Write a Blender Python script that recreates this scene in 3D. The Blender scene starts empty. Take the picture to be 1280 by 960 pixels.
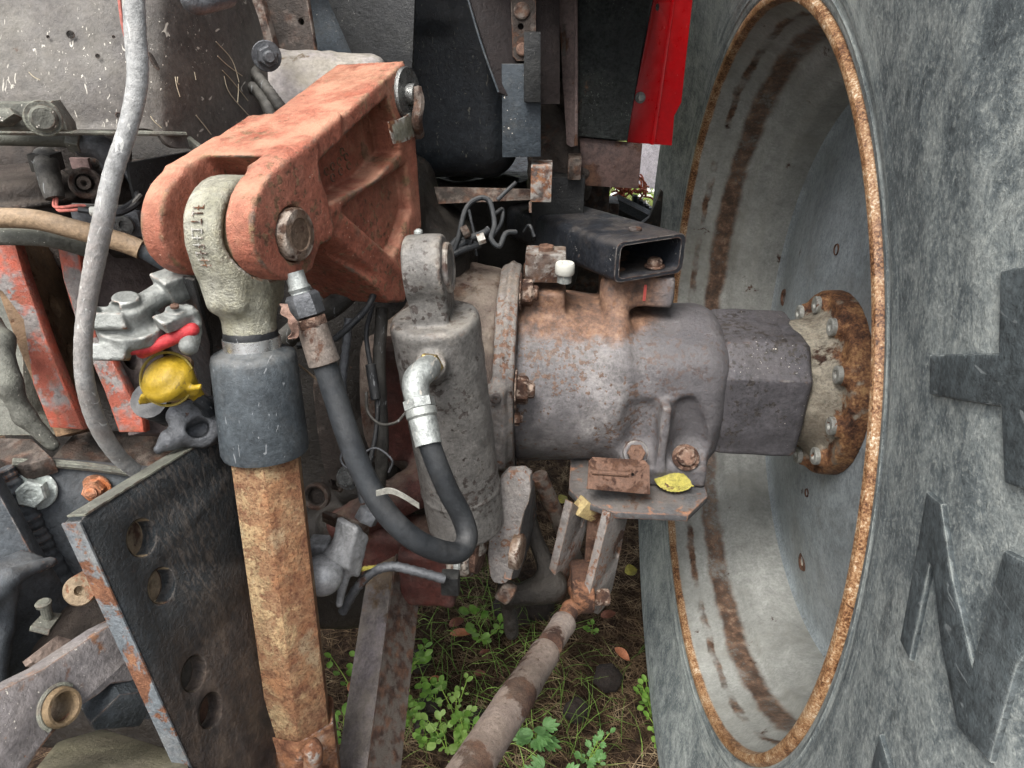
import bpy, bmesh, math, random
import numpy as np
import openvdb as vdb
from mathutils import Vector, Matrix, Quaternion
R = math.radians
random.seed(7); rng = np.random.default_rng(7)
scene = bpy.context.scene
COL = scene.collection

# ------------------------------------------------------------------ camera
FPX = 900.0                                   # focal length in pixels of the 1280x960 photograph
PITCH = R(28)
nrm = Vector((math.cos(-.0523)*math.cos(.0372), math.cos(-.0523)*math.sin(.0372), math.sin(-.0523))).normalized()  # axle, camera coords (right, down, forward)
upc = Vector((0, -math.cos(PITCH), -math.sin(PITCH)))
upc = (upc - nrm*upc.dot(nrm)).normalized()
fwc = upc.cross(nrm) * -1.0
if fwc.z < 0: fwc = -fwc
AXLE_C = Vector((.319, -.0077, 1.0699))       # centre of the inner rim lip, camera coords
AXLE_H = .80
def c2w_dir(v): return Vector((v.dot(nrm), v.dot(fwc), v.dot(upc)))
CAMZ = AXLE_H - c2w_dir(AXLE_C).z
CAM = Vector((0, 0, CAMZ))
def W(u, v, d):
    """world point seen at photograph pixel (u, v) at depth d along the viewing axis"""
    return CAM + c2w_dir(Vector(((u-640)/FPX*d, (v-480)/FPX*d, d)))
def ray(u, v): return c2w_dir(Vector(((u-640)/FPX, (v-480)/FPX, 1.0)))
def onplane(u, v, o, n):
    r = ray(u, v); t = (o-CAM).dot(n)/r.dot(n); return CAM + r*t
cam_d = bpy.data.cameras.new('camera'); cam_o = bpy.data.objects.new('camera', cam_d); COL.objects.link(cam_o)
rt, dn, fw = c2w_dir(Vector((1,0,0))), c2w_dir(Vector((0,1,0))), c2w_dir(Vector((0,0,1)))
cam_o.matrix_world = Matrix(((rt.x, -dn.x, -fw.x, CAM.x), (rt.y, -dn.y, -fw.y, CAM.y), (rt.z, -dn.z, -fw.z, CAM.z), (0,0,0,1)))
cam_d.sensor_width = 36; cam_d.lens = FPX/1280*36; cam_d.clip_start = .02; cam_d.clip_end = 300
scene.camera = cam_o

# ------------------------------------------------------------------ light
SUN_EL, SUN_AZ = R(58), R(205)                # azimuth clockwise from +Y: behind the camera, a little left
world = bpy.data.worlds.new('World'); scene.world = world; world.use_nodes = True
nt = world.node_tree; bg = nt.nodes['Background']
sky = nt.nodes.new('ShaderNodeTexSky'); sky.sky_type = 'NISHITA'; sky.sun_disc = False
sky.sun_elevation = SUN_EL; sky.sun_rotation = SUN_AZ; sky.dust_density = 4; sky.air_density = 1.0; sky.ozone_density = .6
hs = nt.nodes.new('ShaderNodeHueSaturation'); hs.inputs['Saturation'].default_value = .32
nt.links.new(sky.outputs[0], hs.inputs['Color']); nt.links.new(hs.outputs[0], bg.inputs[0]); bg.inputs[1].default_value = .15
sd = bpy.data.lights.new('sun', 'SUN'); sd.energy = 2.0; sd.angle = R(30); sd.color = (1, .97, .93)
so = bpy.data.objects.new('sun', sd); COL.objects.link(so)
sdir = Vector((math.sin(SUN_AZ)*math.cos(SUN_EL), math.cos(SUN_AZ)*math.cos(SUN_EL), math.sin(SUN_EL)))
so.rotation_euler = sdir.to_track_quat('Z', 'Y').to_euler()
scene.view_settings.view_transform = 'Standard'; scene.view_settings.look = 'None'
scene.view_settings.exposure = 1.28; scene.view_settings.gamma = 1
scene.cycles.max_bounces = 6; scene.cycles.diffuse_bounces = 4
try: scene.cycles.use_denoising = True
except Exception: pass

# ------------------------------------------------------------------ materials
def lin(c):
    if isinstance(c, str):
        c = [int(c[i:i+2], 16)/255 for i in (0, 2, 4)]
        return tuple((x/12.92 if x <= .04045 else ((x+.055)/1.055)**2.4) for x in c)
    return c
class NT:
    def __init__(s, name):
        s.m = bpy.data.materials.new(name); s.m.use_nodes = True; s.t = s.m.node_tree; s.t.nodes.clear()
        s.out = s.n('ShaderNodeOutputMaterial'); s.b = s.n('ShaderNodeBsdfPrincipled'); s.l(s.b.outputs[0], s.out.inputs[0])
        tc = s.n('ShaderNodeTexCoord'); oi = s.n('ShaderNodeObjectInfo')
        va = s.n('ShaderNodeVectorMath'); va.operation = 'ADD'
        s.l(tc.outputs['Object'], va.inputs[0]); mu = s.math('MULTIPLY', oi.outputs['Random'], 13.7); s.l(mu, va.inputs[1]); s.co = va.outputs[0]; s.raw = tc.outputs['Object']
        s.geo = s.n('ShaderNodeNewGeometry')
    def n(s, t): return s.t.nodes.new(t)
    def l(s, a, b): s.t.links.new(a, b)
    def put(s, sock, v):
        if isinstance(v, (int, float)): sock.default_value = v
        elif isinstance(v, tuple): sock.default_value = (*v, 1) if len(v) == 3 and len(sock.default_value) == 4 else v
        else: s.l(v, sock)
    def math(s, op, a, b=0.0, c=None, clamp=False):
        n = s.n('ShaderNodeMath'); n.operation = op; n.use_clamp = clamp; s.put(n.inputs[0], a); s.put(n.inputs[1], b)
        if c is not None: s.put(n.inputs[2], c)
        return n.outputs[0]
    def noise(s, scale, detail=4, rough=.55, dist=0, co=None, stretch=None):
        n = s.n('ShaderNodeTexNoise'); n.inputs['Scale'].default_value = scale; n.inputs['Detail'].default_value = detail
        n.inputs['Roughness'].default_value = rough; n.inputs['Distortion'].default_value = dist
        c = co or s.co
        if stretch:
            mp = s.n('ShaderNodeMapping'); mp.inputs['Scale'].default_value = stretch; s.l(c, mp.inputs[0]); c = mp.outputs[0]
        s.l(c, n.inputs['Vector']); return n.outputs[0]
    def ramp(s, x, a, b, va=0.0, vb=1.0, smooth=True):
        n = s.n('ShaderNodeMapRange'); n.interpolation_type = 'SMOOTHSTEP' if smooth else 'LINEAR'
        s.put(n.inputs[0], x); n.inputs[1].default_value = a; n.inputs[2].default_value = b; n.inputs[3].default_value = va; n.inputs[4].default_value = vb
        return n.outputs[0]
    def mix(s, f, a, b):
        n = s.n('ShaderNodeMix'); n.data_type = 'RGBA'; s.put(n.inputs[0], f); s.put(n.inputs[6], a); s.put(n.inputs[7], b); return n.outputs[2]
    def cr(s, x, stops):
        n = s.n('ShaderNodeValToRGB'); e = n.color_ramp.elements
        while len(e) < len(stops): e.new(.5)
        for i, (p, c) in enumerate(stops): e[i].position = p; e[i].color = (*lin(c), 1)
        s.l(x, n.inputs[0]); return n.outputs[0]
    def sep(s, v):
        n = s.n('ShaderNodeSeparateXYZ'); s.l(v, n.inputs[0]); return n.outputs
RUST = [(.28, '2e1a12'), (.43, '5a3a29'), (.55, '80573f'), (.70, 'a37d5c')]
DRUST = [(.25, '1d1512'), (.45, '3f2c24'), (.6, '5c4233'), (.8, '7d604c')]
def paint(name, base, rust=.2, rc=RUST, rs=14, dust=0.0, dustc='a59a8a', wear_or_glint=0.0, wear_or_glint_c='8d8a85', rough=.6, metal=0.0,
          bump=.25, grain=600, ed=False, fine=.6, freck=0.0, freckc='5e4334', freckc2='7d6050', speck=0.0, speckc='d8d2c6', scr=0.0, spec=.35, stain=.35, stainc='1c1a18', extra=None):
    """painted, dirty, rusting metal: mottled base, rust islands, chipped edges, dust on upward faces, grime stains"""
    s = NT(name)
    n1 = s.noise(9, 8, .62); n2 = s.noise(70, 5, .6)
    base = [base] if isinstance(base, str) else base
    c = s.cr(s.math('ADD', s.math('MULTIPLY', n1, .7), s.math('MULTIPLY', n2, .3)), [(.32+.36*i/max(1, len(base)-1), b) for i, b in enumerate(base)])
    fn = s.noise(210, 6, .75)
    if fine:
        mm = s.n('ShaderNodeMix'); mm.data_type = 'RGBA'; mm.blend_type = 'MULTIPLY'; mm.inputs[0].default_value = 1
        v = s.ramp(s.math('ADD', s.math('MULTIPLY', fn, .7), s.math('MULTIPLY', s.noise(48, 8, .75), .45)), .47, .68, 1-fine*.62, 1+fine*.42, False)
        cb = s.n('ShaderNodeCombineXYZ'); [s.l(v, cb.inputs[i]) for i in range(3)]; s.l(c, mm.inputs[6]); s.l(cb.outputs[0], mm.inputs[7]); c = mm.outputs[2]
    st = s.ramp(s.math('ADD', s.noise(5.5, 9, .68, .6), s.math('MULTIPLY', s.math('SUBTRACT', fn, .5), .35)), .48, .72)
    c = s.mix(s.math('MULTIPLY', st, stain), c, lin(stainc))
    rough_v = s.ramp(n2, .3, .7, rough-.12, rough+.12)
    rn = s.noise(rs, 10, .68, .3)
    rmask = None
    if rust > 0:
        th = .66 - .36*rust
        rmask = s.ramp(rn, th, th+.05)
        fine = s.ramp(s.noise(rs*9, 6, .6), .70-.16*rust, .74-.13*rust)
        rmask = s.math('MAXIMUM', rmask, s.math('MULTIPLY', fine, s.ramp(rn, th-.16, th)))
    if wear_or_glint > 0:
        if ed:
            bv = s.n('ShaderNodeBevel'); bv.samples = 4; bv.inputs['Radius'].default_value = .0028
            dp_ = s.n('ShaderNodeVectorMath'); dp_.operation = 'DOT_PRODUCT'; s.l(bv.outputs[0], dp_.inputs[0]); s.l(s.geo.outputs['True Normal'], dp_.inputs[1])
            pt = s.ramp(s.math('ADD', s.math('SUBTRACT', 1.0, dp_.outputs['Value']), s.math('MULTIPLY', s.math('SUBTRACT', s.noise(75, 6), .5), .30)), .10-.08*wear_or_glint, .14-.08*wear_or_glint)
        else: pt = s.ramp(s.math('ADD', s.geo.outputs['Pointiness'], s.math('MULTIPLY', s.math('SUBTRACT', s.noise(60, 5), .5), .14)), .553-.045*wear_or_glint, .59-.045*wear_or_glint)
        c = s.mix(pt, c, s.mix(s.ramp(n2, .42, .58), lin(wear_or_glint_c), s.cr(s.noise(90, 5), rc)))
    if rmask is not None:
        rcol = s.cr(s.math('ADD', s.math('MULTIPLY', s.noise(45, 8, .7), .75), s.math('MULTIPLY', s.noise(400, 3), .25)), rc)
        c = s.mix(rmask, c, rcol); rough_v = s.math('MAXIMUM', rough_v, s.math('MULTIPLY', rmask, .88))
    if freck > 0:
        fk = s.ramp(s.math('ADD', s.noise(125, 5, .62), s.math('MULTIPLY', s.ramp(s.noise(10, 5, .6), .35, .65), .16)), .70-.06*freck, .73-.06*freck); c = s.mix(fk, c, s.mix(s.ramp(fn, .4, .6), lin(freckc), lin(freckc2)))
    if speck > 0:
        sp = s.ramp(s.noise(330, 3, .5), .71-.1*speck, .73-.1*speck)
        sp = s.math('MULTIPLY', sp, s.ramp(s.noise(13, 3), .45, .6)); c = s.mix(sp, c, lin(speckc))
    if scr > 0:
        sc = s.ramp(s.noise(260, 2, .5, 1.2, stretch=(1, .10, .3)), .69-.10*scr, .72-.10*scr); c = s.mix(s.math('MULTIPLY', sc, .6), c, lin(speckc))
        rough_v = s.math('ADD', rough_v, s.math('MULTIPLY', sc, .1))
    if dust > 0:
        nz = s.sep(s.geo.outputs['Normal'])[2]
        dm = s.math('MULTIPLY', s.ramp(nz, .1, .9), s.ramp(s.noise(22, 8, .65), .38, .62)); c = s.mix(s.math('MULTIPLY', dm, dust), c, lin(dustc))
        dm2 = s.ramp(s.noise(30, 8, .7), .5, .75); c = s.mix(s.math('MULTIPLY', dm2, dust*.5), c, lin(dustc))
    if extra: c = extra(s, c)
    s.put(s.b.inputs['Base Color'], c); s.put(s.b.inputs['Roughness'], rough_v)
    if rmask is not None and metal > 0: s.put(s.b.inputs['Metallic'], s.math('MULTIPLY', s.math('SUBTRACT', 1.0, rmask), metal))
    else: s.b.inputs['Metallic'].default_value = metal
    s.b.inputs['Specular IOR Level'].default_value = spec
    h = s.math('ADD', s.math('MULTIPLY', s.noise(grain, 4, .7), .7), s.math('ADD', s.math('MULTIPLY', fn, 1.5), s.math('MULTIPLY', s.noise(grain/7, 5, .6), 1.4)))
    if rmask is not None: h = s.math('ADD', h, s.math('MULTIPLY', rmask, s.math('SUBTRACT', s.math('MULTIPLY', s.noise(grain*.7, 5, .8), 1.6), 1.1)))
    bp = s.n('ShaderNodeBump'); bp.inputs['Strength'].default_value = 1; bp.inputs['Distance'].default_value = .0012*bump*2
    s.l(h, bp.inputs['Height']); s.l(bp.outputs[0], s.b.inputs['Normal'])
    return s.m

# ------------------------------------------------------------------ objects
ORG = {}
def thing(name, label, cat, loc, group=None):
    o = bpy.data.objects.new(name, None); COL.objects.link(o); o.location = loc; o.empty_display_size = .02
    o['label'] = label; o['category'] = cat
    if group: o['group'] = group
    ORG[o] = Vector(loc); return o
def tag(o, label, cat=None, group=None, kind=None):
    if label: o['label'] = label
    if cat: o['category'] = cat
    if group: o['group'] = group
    if kind: o['kind'] = kind
    return o
def link(name, me, mat, parent=None, org=None, label=None):
    o = bpy.data.objects.new(name, me); COL.objects.link(o)
    if mat and not me.materials: me.materials.append(mat)
    if parent is not None:
        o.parent = parent; po = ORG[parent]; o.location = (Vector(org)-po) if org is not None else (0, 0, 0); ORG[o] = Vector(org) if org is not None else po
    else: o.location = org if org is not None else (0, 0, 0); ORG[o] = Vector(o.location)
    if label: o['label'] = label
    return o

# ------------------------------------------------------------------ mesh building in world space
def basis(n):
    n = Vector(n).normalized(); a = Vector((0, 0, 1)) if abs(n.z) < .9 else Vector((0, 1, 0))
    x = a.cross(n).normalized(); return x, n.cross(x), n
def smooth_path(pts, k=8):
    P = [Vector(p) for p in pts]; out = []
    P = [P[0]*2-P[1]] + P + [P[-1]*2-P[-2]]
    for i in range(1, len(P)-2):
        for j in range(k):
            t = j/k; a, b, c, d = P[i-1:i+3]
            out.append(.5*((2*b)+(c-a)*t+(2*a-5*b+4*c-d)*t*t+(3*b-a-3*c+d)*t**3))
    out.append(P[-2]); return out
class M:
    def __init__(s): s.V = []; s.F = []
    def add(s, v, f):
        o = len(s.V); s.V += [Vector(p) for p in v]; s.F += [tuple(i+o for i in q) for q in f]; return s
    def rings(s, rings, cap=True, closed=False):
        n = len(rings[0]); v = [p for r in rings for p in r]; f = []
        m = len(rings)
        for i in range(m if closed else m-1):
            for j in range(n):
                a, b = i*n+j, i*n+(j+1) % n; c, d = ((i+1) % m)*n+(j+1) % n, ((i+1) % m)*n+j
                f.append((a, b, c, d))
        if cap and not closed: f.append(tuple(range(n))[::-1]); f.append(tuple((m-1)*n+j for j in range(n)))
        return s.add(v, f)
    def tube(s, pts, r, seg=14, k=8, cap=True, twist=0):
        P = smooth_path(pts, k) if k > 1 else [Vector(p) for p in pts]
        N = len(P); t0 = (P[1]-P[0]).normalized(); x, y, _ = basis(t0); rs = []
        for i, p in enumerate(P):
            t = (P[min(i+1, N-1)]-P[max(i-1, 0)]).normalized(); q = t0.rotation_difference(t); x = q @ x; y = q @ y; t0 = t
            rr = r(i/(N-1)) if callable(r) else r
            rs.append([p+(x*math.cos(a)+y*math.sin(a))*rr for a in [2*math.pi*j/seg+twist for j in range(seg)]])
        return s.rings(rs, cap)
    def lathe(s, o, n, prof, seg=32, cap=False, rot=0):
        """prof: list of (distance along n, radius)"""
        x, y, n = basis(n); o = Vector(o)
        rs = [[o+n*a+(x*math.cos(t)+y*math.sin(t))*max(r, 1e-5) for t in [2*math.pi*j/seg+rot for j in range(seg)]] for a, r in prof]
        return s.rings(rs, cap)
    def cyl(s, a, b, r, r2=None, seg=24, ch=.0):
        a, b = Vector(a), Vector(b); L = (b-a).length; r2 = r if r2 is None else r2
        pr = [(0, r-ch), (ch, r), (L-ch, r2), (L, r2-ch)] if ch else [(0, r), (L, r2)]
        return s.lathe(a, b-a, pr, seg, True)
    def hull(s, poly_a, poly_b):
        return s.rings([list(map(Vector, poly_a)), list(map(Vector, poly_b))])
    def box(s, c, x, y, z):
        c = Vector(c); x, y, z = Vector(x), Vector(y), Vector(z)
        return s.hull([c-x-y-z, c+x-y-z, c+x+y-z, c-x+y-z], [c-x-y+z, c+x-y+z, c+x+y+z, c-x+y+z])
    def mesh(s, org, name='m', bevel=0, sharp=35, segs=2):
        me = bpy.data.meshes.new(name); org = Vector(org)
        me.from_pydata([tuple(v-org) for v in s.V], [], s.F); bm = bmesh.new(); bm.from_mesh(me)
        bmesh.ops.recalc_face_normals(bm, faces=bm.faces)
        if bevel:
            es = [e for e in bm.edges if len(e.link_faces) == 2 and e.calc_face_angle(0) > R(25)]
            bmesh.ops.bevel(bm, geom=es, offset=bevel, segments=segs, affect='EDGES', profile=.6, clamp_overlap=True)
        bm.to_mesh(me); bm.free(); me.shade_smooth(); me.set_sharp_from_angle(angle=R(sharp)); return me
    def obj(s, name, mat, parent=None, bevel=0, sharp=35, label=None, segs=2, loc=None):
        if parent is not None: return link(name, s.mesh(ORG[parent], name, bevel, sharp, segs), mat, parent, None, label)
        c = Vector(loc) if loc is not None else sum(s.V, Vector())/len(s.V)
        return link(name, s.mesh(c, name, bevel, sharp, segs), mat, None, c, label)
class Fr:
    """a plane in the world given by three (pixel, pixel, depth) points, its normal turned towards the camera"""
    def __init__(s, a=None, b=None, c=None, o=None, n=None):
        if o is None:
            a, b, c = W(*a), W(*b), W(*c); s.o = a; s.n = (b-a).cross(c-a).normalized()
        else: s.o = Vector(o); s.n = Vector(n).normalized()
        if s.n.dot(CAM-s.o) < 0: s.n = -s.n
        up = Vector((0, 0, 1)) if abs(s.n.z) < .95 else Vector((0, 1, 0))
        s.y = (up-s.n*up.dot(s.n)).normalized(); s.x = s.y.cross(s.n)
    def px(s, u, v, off=0.0):
        p = onplane(u, v, s.o+s.n*off, s.n)-s.o; return (p.dot(s.x), p.dot(s.y))
    def poly(s, pts, off=0.0, ch=0): return chaikin([s.px(u, v, off) for u, v in pts], ch)
    def p(s, q, off=0.0): return s.o+s.x*q[0]+s.y*q[1]+s.n*off
    def w(s, u, v, off=0.0): return s.p(s.px(u, v, off), off)
def chaikin(p, n):
    for _ in range(n):
        q = []
        for i in range(len(p)):
            a, b = p[i], p[(i+1) % len(p)]
            q += [(a[0]*.78+b[0]*.22, a[1]*.78+b[1]*.22), (a[0]*.22+b[0]*.78, a[1]*.22+b[1]*.78)]
        p = q
    return p
def prism(fr, px, t0, t1, ch=0):
    """polygon of pixels on plane fr, from offset t1 (back) to t0 (front)"""
    q = fr.poly(px, t0, ch); m = M(); m.hull([fr.p(a, t1) for a in q], [fr.p(a, t0) for a in q]); return m
def ell(c, rx, ry=None, n=20, rot=0):
    ry = ry or rx; return [(c[0]+rx*math.cos(2*math.pi*i/n+rot), c[1]+ry*math.sin(2*math.pi*i/n+rot)) for i in range(n)]
def plate(fr, outline, holes, t, bev=.001, off=0.0):
    """flat plate with real holes; outline and holes in plane coordinates; front face at off, thickness t behind it"""
    cu = bpy.data.curves.new('c', 'CURVE'); cu.dimensions = '2D'; cu.fill_mode = 'BOTH'
    for P in [outline]+list(holes):
        sp = cu.splines.new('POLY'); sp.points.add(len(P)-1); sp.use_cyclic_u = True
        for i, q in enumerate(P): sp.points[i].co = (q[0], q[1], 0, 1)
    cu.extrude = t/2-bev; cu.bevel_depth = bev; cu.bevel_resolution = 1; cu.offset = -bev
    o = bpy.data.objects.new('c', cu); COL.objects.link(o)
    me = bpy.data.meshes.new_from_object(o.evaluated_get(bpy.context.evaluated_depsgraph_get()))
    m = M(); m.add([fr.p((v.co.x, v.co.y), off-t/2+v.co.z) for v in me.vertices], [tuple(p.vertices) for p in me.polygons])
    bpy.data.objects.remove(o); bpy.data.curves.remove(cu); bpy.data.meshes.remove(me)
    bm = bmesh.new(); tmp = bpy.data.meshes.new('t'); tmp.from_pydata([tuple(v) for v in m.V], [], m.F); bm.from_mesh(tmp)
    bmesh.ops.remove_doubles(bm, verts=bm.verts, dist=1e-5); bm.to_mesh(tmp); bm.free()
    m = M().add([v.co.copy() for v in tmp.vertices], [tuple(p.vertices) for p in tmp.polygons]); bpy.data.meshes.remove(tmp); return m
def sheet(rows, thick, sub=3):
    """rows x columns of world points, smoothed into a curved sheet of real thickness"""
    A = [smooth_path(r, sub) for r in rows]; B = list(zip(*[smooth_path(c, sub) for c in zip(*A)])); B = [list(r) for r in B]
    nr, nc = len(B), len(B[0]); N = []
    for i in range(nr):
        for j in range(nc):
            a = B[i][min(j+1, nc-1)]-B[i][max(j-1, 0)]; b = B[min(i+1, nr-1)][j]-B[max(i-1, 0)][j]; n = a.cross(b).normalized()
            if n.dot(CAM-B[i][j]) < 0: n = -n
            N.append(n)
    v = [p for r in B for p in r]; v2 = [p-n*thick for p, n in zip(v, N)]; m = M(); f = []; K = nr*nc
    for i in range(nr-1):
        for j in range(nc-1):
            a = i*nc+j; f.append((a, a+1, a+nc+1, a+nc)); f.append((a+K, a+nc+K, a+nc+1+K, a+1+K))
    rim = [j for j in range(nc)]+[i*nc+nc-1 for i in range(1, nr)]+[(nr-1)*nc+j for j in range(nc-2, -1, -1)]+[i*nc for i in range(nr-2, 0, -1)]
    for a, b in zip(rim, rim[1:]+rim[:1]): f.append((a, a+K, b+K, b))
    return m.add(v+v2, f)

# ------------------------------------------------------------------ solid castings from signed distance fields
def npv(v): return np.array(v, dtype=np.float32)
def s_capsule(a, b, r1, r2=None):
    r2 = r1 if r2 is None else r2; a, b = npv(a), npv(b); rr = max(r1, r2)
    def f(P):
        ab = b-a; t = np.clip(((P-a)@ab)/(ab@ab), 0, 1); return np.linalg.norm(P-a-t[..., None]*ab, axis=-1)-(r1+(r2-r1)*t)
    return f, np.minimum(a, b)-rr, np.maximum(a, b)+rr
def s_cyl(a, b, r1, r2=None, rd=.003):
    r2 = r1 if r2 is None else r2; a, b = npv(a), npv(b); L = float(np.linalg.norm(b-a)); n = (b-a)/L; rr = max(r1, r2)*1.05
    def f(P):
        h = (P-a)@n; rad = np.linalg.norm(P-a-h[..., None]*n, axis=-1)
        qx = rad-(r1+(r2-r1)*np.clip(h/L, 0, 1))+rd; qy = np.abs(h-L/2)-L/2+rd
        return np.minimum(np.maximum(qx, qy), 0)+np.sqrt(np.maximum(qx, 0)**2+np.maximum(qy, 0)**2)-rd
    return f, np.minimum(a, b)-rr, np.maximum(a, b)+rr
def s_sph(c, r):
    c = npv(c); return (lambda P: np.linalg.norm(P-c, axis=-1)-r), c-r, c+r
def s_box(c, hx, hy, hz, ax=None, rd=.004):
    ax = ax or (Vector((1,0,0)), Vector((0,1,0)), Vector((0,0,1))); A = np.array([list(a) for a in ax], dtype=np.float32); h = npv((hx, hy, hz)); c = npv(c)
    def f(P):
        q = np.abs((P-c)@A.T)-h+rd; return np.minimum(q.max(-1), 0)+np.linalg.norm(np.maximum(q, 0), axis=-1)-rd
    e = np.abs(A.T)@h; return f, c-e, c+e
def s_prism(fr, q, t0, t1, rd=.003):
    q = np.array(q, dtype=np.float32); o, x, y, n = map(npv, (fr.o, fr.x, fr.y, fr.n)); zc, zh = (t0+t1)/2, abs(t0-t1)/2
    def f(P):
        D = P-o; X, Y, Z = D@x, D@y, D@n
        d = np.full(X.shape, 1e9, np.float32); s = np.ones(X.shape, np.float32); N = len(q)
        for i in range(N):
            a, b = q[i], q[i-1]; e = b-a; wx, wy = X-a[0], Y-a[1]
            t = np.clip((wx*e[0]+wy*e[1])/max(float(e@e), 1e-12), 0, 1); d = np.minimum(d, (wx-e[0]*t)**2+(wy-e[1]*t)**2)
            c1 = Y >= a[1]; c2 = Y < b[1]; c3 = e[0]*wy > e[1]*wx
            s = np.where((c1 & c2 & c3) | (~c1 & ~c2 & ~c3), -s, s)
        qx = s*np.sqrt(d)+rd; qy = np.abs(Z-zc)-zh+rd
        return np.minimum(np.maximum(qx, qy), 0)+np.sqrt(np.maximum(qx, 0)**2+np.maximum(qy, 0)**2)-rd
    pts = np.array([list(fr.p(a, t)) for a in q for t in (t0, t1)]); return f, pts.min(0), pts.max(0)
class Cast:
    def __init__(s, vox): s.vox = vox; s.ops = []
    def add(s, p, k=.004): s.ops.append((1, p, k)); return s
    def cut(s, p, k=.003): s.ops.append((0, p, k)); return s
    def mesh(s, lump=0.0, lumpl=.03):
        vx = s.vox; lo = np.min([o[1][1] for o in s.ops if o[0]], 0)-5*vx; hi = np.max([o[1][2] for o in s.ops if o[0]], 0)+5*vx
        n = np.ceil((hi-lo)/vx).astype(int)+1; D = np.full(n, .05, np.float32)
        ax = [lo[i]+vx*np.arange(n[i], dtype=np.float32) for i in range(3)]
        for sg, (f, a, b), k in s.ops:
            pad = k+6*vx; i0 = np.clip(np.floor((a-pad-lo)/vx).astype(int), 0, n-1); i1 = np.clip(np.ceil((b+pad-lo)/vx).astype(int)+1, 1, n)
            if (i1 <= i0).any(): continue
            sl = tuple(slice(i0[i], i1[i]) for i in range(3))
            G = np.stack(np.meshgrid(*[ax[i][sl[i]] for i in range(3)], indexing='ij'), -1).astype(np.float32)
            d2 = f(G); d1 = D[sl]
            if sg: h = np.clip(.5+.5*(d1-d2)/k, 0, 1); D[sl] = d1*(1-h)+d2*h-k*h*(1-h)
            else: h = np.clip(.5-.5*(d1+d2)/k, 0, 1); D[sl] = d1*(1-h)-d2*h+k*h*(1-h)
        if lump:
            G = np.meshgrid(*ax, indexing='ij', sparse=True)
            for _ in range(5):
                w = rng.normal(size=3)*2*math.pi/lumpl/1.6; ph = rng.uniform(0, 6.28, 3)
                D += lump*.5*np.sin(G[0]*w[0]+ph[0])*np.sin(G[1]*w[1]+ph[1]+G[0]*w[2]*.5)*np.sin(G[2]*w[2]+ph[2]+G[1]*w[0]*.4)
        g = vdb.FloatGrid(); g.background = .05; g.copyFromArray(np.ascontiguousarray(D)); P, Q = g.convertToQuads(0.0)
        return P.astype(np.float64)*vx+lo, Q[:, ::-1]
    def obj(s, name, mat, parent=None, label=None, lump=0.0, lumpl=.03, loc=None):
        P, Q = s.mesh(lump, lumpl); org = np.array(ORG[parent]) if parent is not None else (np.array(loc) if loc is not None else P.mean(0))
        me = bpy.data.meshes.new(name); P = P-org
        me.vertices.add(len(P)); me.vertices.foreach_set('co', P.ravel().astype(np.float32))
        me.loops.add(len(Q)*4); me.loops.foreach_set('vertex_index', np.ascontiguousarray(Q).ravel().astype(np.int32))
        me.polygons.add(len(Q)); me.polygons.foreach_set('loop_start', np.arange(0, len(Q)*4, 4, dtype=np.int32))
        me.update(calc_edges=True)
        # outward normals: signed volume
        a, b, c = P[Q[:, 0]], P[Q[:, 1]], P[Q[:, 2]]
        if (np.cross(a, b)*c).sum() < 0: me.flip_normals()
        me.shade_smooth(); return link(name, me, mat, parent, None if parent is not None else org, label)

# ------------------------------------------------------------------ fasteners (mesh data shared between alike pieces)
BOLTS = {}
def bolt(parent, pos, n, mat, r=.009, h=.007, washer=True, stud=0.0, name='bolt', label=None, rot=0.0, flat=False, six=6):
    key = (round(r, 4), round(h, 4), washer, round(stud, 4), mat.name, flat, six)
    if key not in BOLTS:
        m = M(); z = Vector((0, 0, 1)); z0 = 0
        if washer: m.lathe((0, 0, 0), z, [(0, r*1.38), (.0014, r*1.4), (.0022, r*1.33), (.0022, r*.5)], 24, True); z0 = .0021
        w = r*1.0
        if flat: m.lathe((0, 0, z0), z, [(0, r), (h*.7, r), (h, r*.8)], 20, True)
        else:
            m.lathe((0, 0, z0), z, [(0, w), (h*.82, w), (h, w*.86), (h*1.0, w*.45), (h*.93, w*.35)], six, True)
        if stud: m.lathe((0, 0, z0+h*.9), z, [(0, r*.56), (stud*.8, r*.56), (stud, r*.42)], 14, True)
        BOLTS[key] = m.mesh((0, 0, 0), name, 0, 28); BOLTS[key].materials.append(mat)
    o = bpy.data.objects.new(name, BOLTS[key]); COL.objects.link(o); o.parent = parent; o.location = Vector(pos)-ORG[parent]
    o.rotation_mode = 'QUATERNION'; o.rotation_quaternion = Vector(n).to_track_quat('Z', 'Y') @ Quaternion((0, 0, 1), rot or random.uniform(0, 1))
    ORG[o] = Vector(pos)
    if label: o['label'] = label
    return o
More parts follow.
